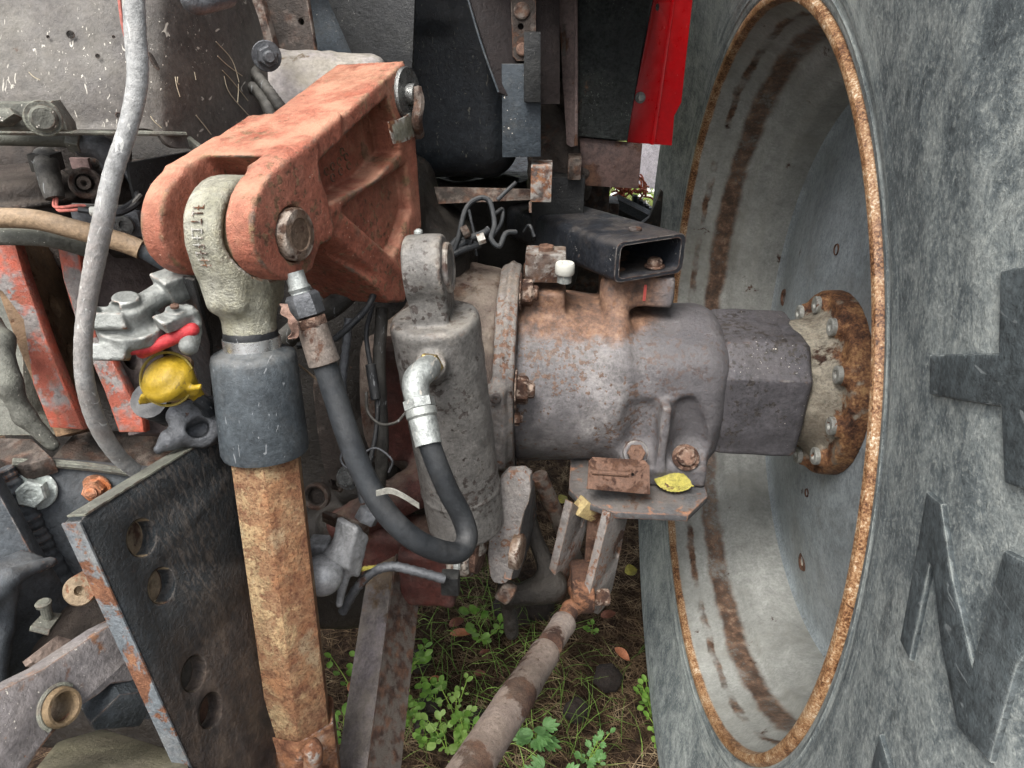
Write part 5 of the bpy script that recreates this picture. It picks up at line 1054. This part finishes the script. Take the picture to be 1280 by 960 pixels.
# ------------------------------------------------------------------ drawbar frame with bolts
FD = Fr((0,580,.70), (260,570,.78), (60,760,.74))
df = thing('drawbar_frame', 'slate grey drawbar frame plate with two bolts and a thick weld bead', 'frame', FD.w(120, 650))
plate(FD, FD.poly([(12,578),(40,576),(180,588),(290,590),(290,900),(140,900),(95,740)]), [], .02, .002).obj('frame_plate', m_slate, df, sharp=30)
M().tube([FD.w(16,578,.002), FD.w(90,581,.003), FD.w(190,594,.003)], .0045, 8, 4).obj('upper_flange', m_moss, df)
wb = M(); P = smooth_path([FD.w(*a, .003) for a in ((5,585),(20,610),(38,645),(52,672),(66,700),(88,735))], 14)
wb.tube(P, lambda t: .0082+.0007*math.sin(t*95)+.0008*math.sin(t*31+1), 12, 1); wb.obj('weld_bead', m_slate, df, sharp=60)
bolt(df, FD.w(44, 613, .0), (FD.n-rt*.15).normalized(), m_zboltl, .0145, .013, True, .0, 'frame_bolt', label='big zinc plated bolt head')
bolt(df, FD.w(120, 610, .0), (FD.n-rt*.2).normalized(), m_ruboltl, .0105, .012, True, .006, 'frame_bolt', label='small orange rusty nut with stud')
FD2 = Fr((0,620,.66), (60,700,.68), (0,760,.68))
plate(FD2, FD2.poly([(-60,560),(-6,588),(58,706),(50,720),(30,716),(-60,770)], -.012), [], .02, .003).obj('side_web', m_slate, df, sharp=30)
c = Cast(.003)
fE = Fr((0,740,.62), (60,710,.66), (30,850,.66))
c.add(s_prism(fE, fE.poly([(-40,762),(10,716),(62,700),(86,738),(110,780),(150,800),(170,860),(60,900),(-40,930)]), 0, -.04, .006)); c.add(s_capsule(fE.w(-30,765,.006), fE.w(12,722,.006), .010, .008), .008); c.add(s_capsule(fE.w(12,722,.006), fE.w(64,703,.006), .007, .005), .006)
c.add(s_capsule(fE.w(8,745,.004), fE.w(-12,850,.004), .010, .012), .010)
dbb = c.obj('cast_shoulder', m_slate, df, lump=.0018)
gk = thing('hitch_lock', 'grimy dark hitch lock body below the slate frame', 'lock', W(70, 790, .66))
c = Cast(.003); c.add(s_box(W(90, 800, .74), .06, .03, .06, None, .02)); c.add(s_capsule(W(20,850,.68), W(110,800,.70), .03, .035), .02); c.add(s_capsule(W(110,790,.70), W(170,830,.72), .03, .02), .02)
c.obj('lock_casting', m_greasy, gk, lump=.002)
fn = Fr((50,768,.63), (80,768,.64), (62,785,.62)); plate(fn, fn.poly([(38,782),(55,764),(78,766),(62,788)]), [], .006, .001).obj('square_plate', m_moss, gk, sharp=30)
M().cyl(fn.w(60,772,.0), fn.w(56,756,.014), .0045, seg=14).obj('rivet_stem', m_moss, gk); M().lathe(fn.w(55,757,.012), (fn.w(55,757,.012)-fn.w(60,772,.0)), [(0,.0062),(.003,.0065),(.0045,.005),(.0045,.0001)], 18).obj('rivet_head', m_moss, gk)
fn = Fr((50,800,.62), (90,800,.64), (66,825,.62)); plate(fn, fn.poly([(36,822),(72,794),(94,800),(64,832),(40,828)]), [], .012, .001).obj('square_key', paint('brown_key', ['6e6058', '7f7066'], rust=.15, rc=DRUST, bump=.4), gk, sharp=30)
pn = thing('hitch_pin', 'round rusty pin with a drilled end sticking out left of the big plate', 'pin', W(100, 735, .62))
pa, pb2 = W(100, 738, .60), W(150, 706, .72); pd_ = (pb2-pa).normalized()
M().lathe(pa-pd_*.002, pd_, [(.006,.0001),(.004,.0035),(0,.0042),(0,.0118),(.0015,.0130),(.14,.0130)], 32).obj('pin_body', paint('pin_mix', ['6f604c', '857560', '5c5752'], rust=.5, rc=RUST, rs=30, bump=.3, metal=.4), pn, sharp=40)
# ------------------------------------------------------------------ lower link arm with eye
FL_ = Fr((0,880,.53), (195,770,.665), (100,960,.575))
ll = thing('lower_link', 'lilac grey flat lower link arm with a raised round eye', 'link arm', FL_.w(100, 880))
eyq = FL_.px(74, 884)
plate(FL_, FL_.poly([(-60,892),(55,835),(130,785),(160,770),(230,760),(240,830),(206,838),(165,852),(140,855),(125,868),(100,884),(75,905),(42,950),(20,985),(-60,1050)]), [ell(eyq, .0115, .0115, 28)], .022, .0025).obj('link_bar', m_lowlink, ll, sharp=30)
M().lathe(FL_.p(eyq, 0), FL_.n, [(-.024,.0108),(.005,.0108),(.007,.0118),(.007,.0140),(.004,.0152),(-.001,.0160)], 40).obj('eye_bush', paint('tan_bush', ['6b5a44', '7d6a50', '5c4a38'], rust=.4, rc=RUST, bump=.4, wear_or_glint=.4), ll, sharp=40)
M().tube([FL_.p(eyq, 0)+(FL_.x*math.cos(a)+FL_.y*math.sin(a))*.0165 for a in np.linspace(.3, 3.6, 10)], .0022, 8, 4).obj('weld_ring', m_moss, ll)
plate(FL_, FL_.poly([(150,845),(206,838),(240,832),(240,862),(180,872),(150,870)], -.006), [], .02, .002, -.006).obj('lower_tab', m_steelbr, ll, sharp=30)
o = prism(Fr((130,880,.60),(180,850,.62),(160,900,.62)), [(112,905),(150,868),(205,862),(175,910),(118,915)], 0, -.03).obj('black_bracket', m_bigplate, bevel=.003); tag(o, 'small black steel bracket under the lower link arm', 'bracket')
M2 = M().tube([W(120,800,.72), W(145,825,.72), W(170,830,.72)], .004, 8, 4).obj('ring', m_greasy); tag(M2, 'thin wire ring half hidden above the lower link arm', 'ring')
o = M().cyl(W(0, 880, .66), W(60, 850, .70), .026, seg=28, ch=.004).obj('round_bar', m_moss); tag(o, 'thick mossy round bar end at left edge behind the link arm', 'bar')
o = prism(Fr((60,940,.66),(220,930,.68),(120,960,.60)), [(20,985),(70,925),(130,908),(235,940),(250,1010),(10,1010)], 0, -.08).obj('timber_block', m_wood, bevel=.008); tag(o, 'mossy weathered timber block at the bottom left under the link arm', 'timber')
# ------------------------------------------------------------------ things in the dark space between lift rod and cylinder
def tb(name, label, cat, pts, r, mt, seg=12, k=8, wob=0):
    o = M().tube([W(*a) for a in pts], (lambda t: r*(1+wob*math.sin(t*400))) if wob else r, seg, k).obj(name, mt); tag(o, label, cat); return o
tb('dark_hose', 'thick dark hose crossing behind the hydraulic hose fitting', 'hose', [(350,430,.80),(385,400,.79),(420,380,.78),(450,350,.80)], .012, m_loom)
tb('thin_cable', 'thin black cable sagging from the arm toward the rubber sleeve', 'cable', [(372,432,.74),(410,428,.74),(440,405,.74),(462,380,.75),(472,350,.76)], .0035, m_black)
tb('spiral_conduit', 'thin ribbed conduit hanging left of the grey wires', 'conduit', [(436,398,.78),(432,440,.78),(428,480,.78),(432,540,.78),(446,590,.78),(455,628,.78)], .0048, m_zincd, wob=.12)
tb('wiring_tube', 'straight dark vertical tube beside the red block', 'tube', [(478,385,.80),(474,450,.80),(476,500,.80),(478,560,.80),(474,610,.82)], .0072, m_loom)
tb('wiring_tube', 'thin black wire with a connector running down to the red block', 'wire', [(466,380,.77),(458,420,.77),(466,470,.77),(472,498,.77),(470,540,.77),(462,580,.77)], .0026, m_black)
o = M().cyl(W(463,455,.765), W(470,500,.765), .0056, seg=12, ch=.001).obj('connector', m_black); tag(o, 'black barrel connector on the thin wire near the red block', 'connector')
tb('wire_loop', 'thin loop of wire curling beside the cylinder', 'wire', [(458,490,.76),(460,515,.755),(475,530,.75),(495,528,.75),(508,515,.75)], .0016, m_loom)
tb('wire_loop', 'rusty thin wire loop tangled below the connector', 'wire', [(430,560,.76),(426,575,.75),(436,585,.75),(450,570,.75),(470,560,.75),(490,575,.75),(486,590,.76)], .0012, m_zincd)
tb('straw_stalk', 'pale straw stalk caught behind the hydraulic hose', 'straw', [(368,452,.70),(385,465,.69),(402,480,.69)], .0011, m_tan, 6, 4)
t = thing('red_block', 'dull red painted block behind the grey cylinder', 'block', W(505, 510, .88))
c = Cast(.0035); c.add(s_box(W(508,500,.93), .035, .02, .085, None, .008)); c.add(s_box(W(500,690,.98), .05, .03, .05, None, .015), .01); c.add(s_capsule(W(430,655,.93), W(540,600,.95), .022, .03), .015)
c.add(s_box(W(535,715,.93), .035, .02, .045, None, .008), .006); c.obj('block_body', m_redrust, t, lump=.002)
# grey fitting with ball
t = thing('ball_fitting', 'grey ball ended fitting with square clamp beside the hex tube', 'fitting', W(405, 715, .74))
c = Cast(.002); bc_ = W(403, 719, .745); hd2 = (W(452,650,.77)-bc_).normalized()
c.add(s_sph(bc_, .0215)); bball = c.obj('ball', paint('dull_ball', ['87888a', '9a9b9c', 'a8a9a9'], rust=0, bump=.1, stain=.3, rough=.4, metal=.3), t)
c = Cast(.002); c.add(s_capsule(bc_+hd2*.012, bc_+hd2*.05, .013, .012)); ctr = W(436, 684, .76)
c.add(s_box(ctr, .013, .020, .012, ((rt*.5+dn*.0+fw*.8).normalized(), hd2, (rt*.5+fw*.8).normalized().cross(hd2)), .003), .003); c.add(s_box(W(400,682,.765), .011, .010, .008, None, .002), .003); c.add(s_capsule(ctr+dn*.004, W(424,755,.77), .008, .004), .006)
c.obj('clamp_body', m_zinc if False else paint('clamp_grey', ['77787a', '88898a', '999a9a'], rust=.03, rc=DRUST, stain=.45, stainc='4a4845', bump=.35, metal=.3), t, lump=.0006)
M().lathe(W(456,652,.77), (W(468,630,.77)-W(456,652,.77)), [(0,.0125),(.014,.0125),(.016,.009),(.022,.008)], 6, True).obj('hex_nut', m_zincd, t, sharp=25, bevel=.0006)
M().hull([W(402,640,.775), W(410,638,.775), W(462,656,.775), W(452,664,.775)], [W(402,652,.80), W(410,650,.80), W(462,668,.80), W(452,676,.80)]).obj('clamp_strap', m_greasy, t, bevel=.0015)
t = thing('bell_crank', 'greasy brown triangular lever left of the hydraulic hose', 'lever', W(425, 560, .82))
f = Fr((400,560,.84), (450,560,.83), (430,620,.84)); plate(f, f.poly([(388,468),(402,470),(420,535),(440,560),(428,618),(410,612),(398,560)], 0, 1), [ell(f.px(408, 612-8), .004)], .012, .003).obj('crank_plate', m_greasy, t, sharp=35)
bolt(t, f.w(436, 597, .012), f.n, m_steel, .0105, .008, True, 0, 'crank_nut'); M().lathe(f.w(398, 619, .008), f.n, [(0,.016),(.008,.016),(.009,.013),(.006,.010),(.0,.0095),(0,.0001)], 24).obj('crank_bush', m_greasy, t)
# bent conduit low
tb('corrugated_conduit', 'dull ribbed conduit bending over the dark lower arm', 'conduit', [(428,765,.80),(446,735,.79),(466,715,.78),(490,708,.775),(520,714,.775),(556,724,.78)], .0052, m_zincd, wob=.10)
t = thing('junction_block', 'small dark block joining the ribbed conduit below the cylinder', 'block', W(560, 722, .80)); M().box(W(563,728,.80), X*.010, Y*.008, Z*.013).obj('block_body', m_blackm, t, bevel=.002)
yl = leafmesh(W(456,712,.765), (W(470,706,.76)-W(448,718,.765)).normalized(), Vector((0,0,1)), .032, .006, Y, serr=False).obj('fallen_leaf', m_leafy); tag(yl, 'narrow yellow dry leaf stuck near the ribbed conduit', 'leaf')
# dark lower arm
D0, D1 = W(496, 672, .98), W(452, 1000, .80); t = thing('lower_lift_bar', 'dark greasy flat arm running down beside the hexagonal tube', 'link arm', D0)
ux_ = (D1-D0).normalized(); sx = (X-ux_*X.dot(ux_)).normalized(); sy = ux_.cross(sx)
if sy.dot(CAM-D0) > 0: sy = -sy
M().rings([[D0+ux_*s_+sx*(a*w)+sy*(b*.012) for a, b in ((-1,0),(.15,-1.6),(1,1.6),(.6,3),(-1,1.5))] for s_, w in ((-.02,.022),(.03,.031),(.08,.0335),(.45,.034))]).obj('arm_bar', paint('dark_arm', ['3b3633', '524c49', '746d70'], rust=.3, rc=[(.3,'2a221c'),(.5,'4f3e2e'),(.7,'77603f')], rs=7, bump=.5, stain=.5, stainc='1c1a18', dust=.2), t, bevel=.003, sharp=30)
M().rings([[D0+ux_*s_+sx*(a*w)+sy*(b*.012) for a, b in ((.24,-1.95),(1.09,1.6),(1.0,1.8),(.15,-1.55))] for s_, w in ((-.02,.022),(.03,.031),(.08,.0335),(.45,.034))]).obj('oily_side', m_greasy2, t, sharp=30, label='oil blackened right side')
# dark cable below link
t = thing('brake_lever', 'dark curved lever hanging between the two brackets', 'lever', W(650, 720, 1.0))
c = Cast(.003); c.add(s_capsule(W(660,650,1.02), W(690,725,1.0), .011, .012)); c.add(s_capsule(W(640,745,.99), W(690,735,1.0), .015, .02), .02); c.add(s_capsule(W(632,735,.99), W(640,790,1.02), .012, .010), .01); c.obj('lever_body', m_greasy2, t, lump=.002)
o = M().cyl(W(674,595,1.0), W(720,700,1.1), .012, seg=16).obj('tie_bar', m_greasy2); tag(o, 'thin black tie bar descending behind the foot bracket', 'bar')
# dry curled leaf by the hose fitting
lf2 = M(); P = smooth_path([W(358,380,.585), W(362,392,.58), W(370,402,.58), W(372,418,.585), W(368,424,.59)], 5)
sheet([[p-rt*(.006-.001*math.sin(i)), p-rt*(.003+.001*math.sin(i*1.7))-fw*.003*math.cos(i*.6), p+rt*.001] for i, p in enumerate(P)], .0005, 2).obj('dry_leaf', paint('dry_leaf', ['6b5348', '7d6458', '8f766a'], rust=0, bump=.4), None)
bpy.data.objects['dry_leaf']['label'] = 'shrivelled brown leaf caught beside the hose fitting'; bpy.data.objects['dry_leaf']['category'] = 'leaf'
# ------------------------------------------------------------------ ground
def gh(x, y):
    return .012*math.sin(x*7+y*3)+.010*math.sin(y*11-x*5)+.006*math.sin(x*23+1)*math.sin(y*19)
def ground_mat():
    s = NT('soil_and_straw')
    d = s.ramp(s.noise(3, 8, .65), .4, .6)
    c = s.cr(s.noise(60, 10, .72), [(.32, '1a1310'), (.45, '30241c'), (.56, '4a3a2e'), (.68, '6f5d4a')])
    c2 = s.cr(s.noise(40, 8, .7), [(.3, '39451f'), (.5, '5d7030'), (.65, '87994a'), (.8, 'a3aa70')])
    pos = s.sep(s.geo.outputs['Position']); far = s.ramp(pos[1], 1.9, 2.6)
    c = s.mix(s.math('MULTIPLY', far, s.ramp(s.noise(1.3, 6), .35, .5)), c, c2)
    s.put(s.b.inputs['Base Color'], c); s.b.inputs['Roughness'].default_value = .9; s.b.inputs['Specular IOR Level'].default_value = .15
    bp = s.n('ShaderNodeBump'); bp.inputs['Distance'].default_value = .015; s.l(s.noise(90, 8, .7), bp.inputs['Height']); s.l(bp.outputs[0], s.b.inputs['Normal']); return s.m
def grid(x0, x1, y0, y1, n, m_, dz=0):
    V = [(x0+(x1-x0)*i/n, y0+(y1-y0)*j/m_, gh(x0+(x1-x0)*i/n, y0+(y1-y0)*j/m_)*(1 if n > 10 else 0)+dz) for i in range(n+1) for j in range(m_+1)]
    return V, [(i*(m_+1)+j, (i+1)*(m_+1)+j, (i+1)*(m_+1)+j+1, i*(m_+1)+j+1) for i in range(n) for j in range(m_)]
mg = ground_mat(); xs = sorted(set([-150, -60, -20, -8]+[-3+.06*i for i in range(101)]+[8, 20, 60, 150])); ys = sorted(set([-150, -60, -20, -6, -2]+[-1+.06*i for i in range(101)]+[8, 12, 20, 60, 150]))
V = [(x, y, gh(x, y)) for x in xs for y in ys]; n2 = len(ys); Fc = [(i*n2+j, (i+1)*n2+j, (i+1)*n2+j+1, i*n2+j+1) for i in range(len(xs)-1) for j in range(n2-1)]
g = M().add(V, Fc).obj('ground', mg, loc=(0, 0, 0), sharp=180); g['kind'] = 'structure'; g['label'] = 'dark soil ground with dead straw under the tractor'
def gpt(u, v):
    r = ray(u, v); t = -CAM.z/r.z; return CAM+r*t
def strands(N, region, L, w, curve, up, name, mat, label, cat):
    V = np.zeros((0, 3)); vs = []; fs = []
    for i in range(N):
        x, y = region(); p = Vector((x, y, gh(x, y)+random.uniform(0, .012))); a = random.uniform(0, 6.28); l = random.uniform(*L)
        d = Vector((math.cos(a), math.sin(a), random.uniform(*up))).normalized(); sdv = Vector((-math.sin(a), math.cos(a), random.uniform(-.4, .4))).normalized()
        bend = random.uniform(-curve, curve); dz = random.uniform(.2, 1.0)*l*curve; base = len(vs); ww = w*random.uniform(.6, 1.3)
        for k in range(5):
            t = k/4; q = p+d*(l*t)+sdv*(bend*l*t*t)-Vector((0, 0, dz*t*t)); wk = ww*(1-.75*t); q.z = max(q.z, gh(q.x, q.y)+.002)
            vs += [q-sdv*wk, q+Vector((0, 0, wk*.8)), q+sdv*wk]
            if k: b0 = base+(k-1)*3; fs += [(b0, b0+1, b0+4, b0+3), (b0+1, b0+2, b0+5, b0+4), (b0+2, b0, b0+3, b0+5)]
    me = bpy.data.meshes.new(name); me.from_pydata([tuple(v) for v in vs], [], fs); me.shade_smooth(); o = link(name, me, mat); tag(o, label, cat, None, 'stuff'); return o
def straw_mat(name, stops, sc=9):
    s = NT(name); c = s.cr(s.noise(sc, 4, .7, co=s.geo.outputs['Position']), stops); s.put(s.b.inputs['Base Color'], c); s.b.inputs['Roughness'].default_value = .7; s.b.inputs['Specular IOR Level'].default_value = .2; return s.m
m_straw = straw_mat('dry_straw', [(.35, '2b211a'), (.46, '52422f'), (.56, '7c6850'), (.66, 'ad9a7c')], 14)
m_grass = straw_mat('green_grass', [(.3, '344520'), (.45, '566f30'), (.6, '7f9a4c'), (.75, 'a3b573')], 11)
reg = lambda: (random.uniform(-.9, .75), random.uniform(.75, 2.6))
strands(22000, reg, (.03, .12), .0008, .5, (-.05, .35), 'dead_grass', m_straw, 'tangle of dead brown grass and straw on the soil', 'dead grass')
def patchy(cs, r):
    def f():
        c_ = random.choice(cs); return (c_[0]+random.gauss(0, r), c_[1]+random.gauss(0, r))
    return f
gs = [gpt(u, v) for u, v in ((560,780),(610,770),(640,790),(600,840),(530,850),(700,920),(650,900),(590,950),(520,920),(680,840),(760,900),(800,860))]
strands(420, patchy([(p.x, p.y) for p in gs], .07), (.04, .13), .0012, .5, (.4, 1.8), 'grass_blades', m_grass, 'loose tufts of thin green grass blades between the straw', 'grass')
strands(1200, lambda: (random.uniform(-1.2, 1.4), random.uniform(2.2, 7)), (.08, .2), .003, .4, (.5, 2), 'far_grass', straw_mat('far_grass_green', [(.3, '56702c'), (.5, '88a046'), (.7, 'b4c478')], 3), 'sunlit green grass on the open ground behind the tractor', 'grass')
# weeds: every plant its own thing with stem and leaves
def leafblade(m, p, d, up, L, w):
    sdv = d.cross(up).normalized(); V = [p]; 
    pts = [(0, 0), (.25, .8), (.55, 1), (.85, .6), (1, 0)]
    L_ = [p+d*(L*t)+sdv*(w*.5*s_)+up*(.12*w*abs(s_)) for t, s_ in pts]; R_ = [p+d*(L*t)-sdv*(w*.5*s_)+up*(.12*w*abs(s_)) for t, s_ in pts]; C_ = [p+d*(L*t)-up*(.02*L*math.sin(t*3)) for t, _ in pts]
    n = len(pts); v = L_+C_+R_; f = [(i, i+1, n+i+1, n+i) for i in range(n-1)]+[(n+i, n+i+1, 2*n+i+1, 2*n+i) for i in range(n-1)]
    m.add(v, f)
def leafmat(name, a, b, c_):
    s = NT(name); col = s.cr(s.noise(30, 4, .6), [(.3, a), (.5, b), (.7, c_)]); s.put(s.b.inputs['Base Color'], col); s.b.inputs['Roughness'].default_value = .5; s.b.inputs['Specular IOR Level'].default_value = .3
    tr = s.n('ShaderNodeBsdfTranslucent'); s.put(tr.inputs[0], col); mx = s.n('ShaderNodeMixShader'); mx.inputs[0].default_value = .3; s.l(s.b.outputs[0], mx.inputs[1]); s.l(tr.outputs[0], mx.inputs[2]); s.l(mx.outputs[0], s.out.inputs[0]); return s.m
m_weed = leafmat('weed_leaf', '4c7026', '6a8f3c', '8fb05c'); m_weed2 = leafmat('feathery_leaf', '466a38', '628a50', '7fa370'); m_weed3 = leafmat('weed_leaf_pale', '6a8a3a', '8aa858', 'a8bf7c')
m_stem = straw_mat('weed_stem', [(.4, '5f7a30'), (.6, '86a04a')])
def weed(p, H, n, L, label, mt=None, name='weed_plant', spread=.5, lobed=False, group=None):
    t = thing(name, label, 'plant', p, group); st_, lm = M(), M()
    for k in range(n):
        a = random.uniform(0, 6.28); h = H*random.uniform(.5, 1.1); lean = Vector((math.cos(a), math.sin(a), 0))*h*spread*random.uniform(.3, 1.3)
        P = [p, p+lean*.35+Z*h*.5, p+lean+Z*h]; S_ = smooth_path(P, 6); st_.tube(S_, lambda t: .0013-.0006*t, 5, 1)
        for j in range(3, len(S_), 2 if lobed else 3):
            for sgn in ((1, -1) if random.random() < .6 else (1,)):
                b = a+sgn*random.uniform(.9, 1.9); d = Vector((math.cos(b), math.sin(b), random.uniform(-.1, .5))).normalized(); up = Vector((random.uniform(-.3, .3), random.uniform(-.6, .1), 1)).normalized()
                l_ = L*random.uniform(.35, 1.15)*(.6 if j < 4 else 1)
                stk = S_[j]+d*l_*.5; st_.tube([S_[j], stk], .0006, 4, 1); 
                if lobed:
                    for q in (-1, -.5, 0, .5, 1):
                        dq = (d+d.cross(up)*q*.8).normalized(); leafblade(lm, stk, dq, up, l_*(1.1-.35*abs(q)), l_*.32)
                else: leafblade(lm, stk, d, up, l_, l_*.8)
        leafblade(lm, S_[-1], Vector((math.cos(a), math.sin(a), .5)).normalized(), Z, L, L*.7)
    st_.obj('stem', m_stem, t, sharp=180); lm.obj('leaves', mt or m_weed, t, sharp=180); return t
specs = [((445,880),.13,5,.017,'dense bright green weed right of the hexagonal tube near the dark arm'), ((430,930),.07,4,.024,'low weed at the foot of the hexagonal sleeve'), ((515,850),.09,3,.020,'small weed with round leaves touching the dark arm'),
 ((512,905),.07,5,.019,'round leaved weed low beside the dark arm'), ((545,885),.08,4,.018,'weed with small round leaves left of the orange leaf'), ((570,905),.10,4,.016,'thin weed left of the stabiliser tube'), ((605,812),.07,3,.026,'pair leaved weed in the grass under the cylinder'),
 ((560,945),.08,5,.020,'weed clump at the bottom edge left of the stabiliser tube'), ((585,945),.07,4,.018,'small weed touching the stabiliser tube at the bottom'), ((815,890),.09,6,.016,'weed growing close to the tyre at right'), ((830,930),.06,4,.016,'tiny weed at the foot of the tyre'), ((740,790),.03,2,.014,'tiny sprout under the pin of the hanging ears'), ((535,935),.06,4,.018,'low weed at the bottom between arm and tube'),
 ((200,945),.10,8,.024,'green weed seen through the gap above the timber block'), ((150,880),.10,5,.026,'weed leaf tips peeking between link arm and timber'), ((240,960),.09,6,.024,'bright weed just left of the big plate at the bottom')]
for (px, H, n, L, lab) in specs:
    p = gpt(*px); p.z = gh(p.x, p.y); weed(p, H, n, L, lab, random.choice((m_weed, m_weed, m_weed3)))
for (px, H, n, L, lab) in [((668,930),.09,2,.034,'pale green lobed plant right of the stabiliser tube'), ((735,955),.07,4,.014,'feathery green plant at the bottom right of the stabiliser tube'), ((690,975),.07,2,.026,'lobed plant at the bottom edge beside the stabiliser tube')]:
    p = gpt(*px); p.z = gh(p.x, p.y); weed(p, H, n, L, lab, m_weed2, 'lobed_plant', .8, True)
# fallen leaves on the soil
def fl(px, ang, L, w, mt, lab, h=.02):
    p = gpt(*px); p.z = gh(p.x, p.y)+h; d = Vector((math.cos(ang), math.sin(ang), .1)).normalized(); un = Vector((.1, -.5, 1)).normalized()
    o = leafmesh(p, d, un.cross(d).normalized(), L, w, un, serr=False, curl=.35).obj('fallen_leaf', mt, sharp=60); tag(o, lab, 'leaf')
m_or = paint('orange_dry_leaf', ['8f5438', 'a5694a', 'b88264'], rust=0, bump=.3, stain=.3, stainc='5f3424'); m_br = paint('brown_dry_leaf', ['5f3a2a', '70483a'], rust=0, bump=.3)
fl((578,806), .1, .055, .018, m_or, 'orange curled dry leaf lying in the grass under the cylinder'); fl((572,797), .5, .04, .02, m_br, 'brown dry leaf lying against the orange curled leaf', .03); fl((778,818), -.9, .05, .02, m_or, 'salmon dry leaf on the straw near the tyre')
fl((546,862), .2, .028, .012, m_or, 'small orange leaf scrap among the round leaved weeds'); fl((600,850), 0, .028, .014, m_br, 'brown leaf scrap on the straw above the stabiliser tube'); fl((788,722), .3, .035, .03, m_leafy, 'yellow leaf on the straw behind the hanging ears'); fl((704,628), .8, .035, .03, m_leafy, 'olive yellow leaf far back under the housing')
fl((606,665+160), .4, .025, .01, m_br, 'thin brown leaf strip next to the pair leaved weed'); fl((445,880), 1.1, .03, .02, m_or, 'orange leaf behind the bright weed by the hexagonal tube', .05); fl((760,775), .3, .04, .02, m_br, 'dull brown leaf on the straw beside the hanging ears')
# clods
cl = Cast(.006)
for u, v, r in ((525,835,.035), (540,880,.03), (640,770,.05), (670,760,.045), (530,910,.02), (760,850,.03), (720,890,.025), (600,900,.02)):
    p = gpt(u, v); cl.add(s_sph(p+Z*r*.2, r), .02)
o = cl.obj('soil_clods', paint('dark_clods', ['1f1a17', '2b2420', '3a302a'], rust=0, bump=1.2, grain=150, rough=.85), None, lump=.006, lumpl=.03); tag(o, 'dark clods of soil among the weeds', 'soil', None, 'stuff')
# ------------------------------------------------------------------ background seen between red sheet and tyre
def far(u, v, y): r = ray(u, v); return CAM+r*(y/r.y)
ps_ = far(812, 225, 3.4); o = M().box((ps_.x, 3.4, ps_.z+.3), X*.055, Y*.05, Z*(.33)).obj('concrete_post', m_concrete, bevel=.01); tag(o, 'pale lilac grey post standing behind the tractor', 'post')
sm = M(); rs_s = random.Random(3)
for i in range(420):
    x, y = rs_s.uniform(.3, 1.6), rs_s.uniform(2.9, 6.5); r = rs_s.uniform(.015, .05); a = rs_s.uniform(0, 3.1); ex2 = Vector((math.cos(a), math.sin(a), 0)); ey2 = Vector((-math.sin(a), math.cos(a), 0))
    sm.rings([[Vector((x, y, gh(x, y)+h))+ex2*(r*k*math.cos(t))+ey2*(r*k*.7*math.sin(t)) for t in [j*1.047 for j in range(6)]] for h, k in ((0, .9), (r*.4, 1), (r*.8, .5))])
o = sm.obj('gravel', paint('pale_gravel', ['9d9c98', 'b5b4b0', 'cfcdc8'], rust=0, bump=.8, grain=90), sharp=20); tag(o, 'pale loose gravel stones on the open ground behind the tractor', 'gravel', None, 'stuff')
# red pile with fluted black part
p0 = far(790, 243, 1.9); rp_ = thing('red_scrap', 'small heap of orange red shavings on a black ribbed part', 'scrap', p0)
hm = M()
for i in range(60):
    q = p0+Vector((random.uniform(-.05, .045), random.uniform(-.03, .03), random.uniform(-.01, .03))); d = Vector((random.uniform(-1, 1), random.uniform(-1, 1), random.uniform(-.3, 1))).normalized()*.02; hm.tube([q, q+d+Z*.005, q+d*1.6], .0025, 5, 3)
hm.obj('shavings', paint('orange_shavings', ['b5563c', 'c87258', 'd88c74'], rust=0, bump=.2), rp_)
rb = thing('ribbed_bar', 'black chunky ribbed bar lying behind the box section bar', 'bar', far(800, 262, 1.9))
A_, B_ = far(766, 255, 1.85), far(812, 278, 1.85); M().tube([A_, B_], .028, 8, 1).obj('bar_body', m_bigplate, rb)
A_, B_ = far(793, 252, 1.88), far(818, 272, 1.88)
for i in range(8): q = A_.lerp(B_, i/7); M().box(q, X*.006, Y*.012, Z*.016).obj('rib', m_zincd if i % 2 else m_bigplate, rb)
pr = thing('prop_post', 'thin black upright post behind the black box section bar', 'post', far(751, 270, 1.7)); M().box(far(751, 262, 1.7), X*.010, Y*.012, Z*.06).obj('post_bar', m_blackm, pr)
o = prism(Fr(o=far(830, 270, 1.6), n=-Y), [(826,238),(842,248),(845,285),(798,283),(812,272)], 0, -.02).obj('dark_bracket', m_greasy2, bevel=.002); tag(o, 'dark triangular bracket against the tyre behind the box section bar', 'bracket')
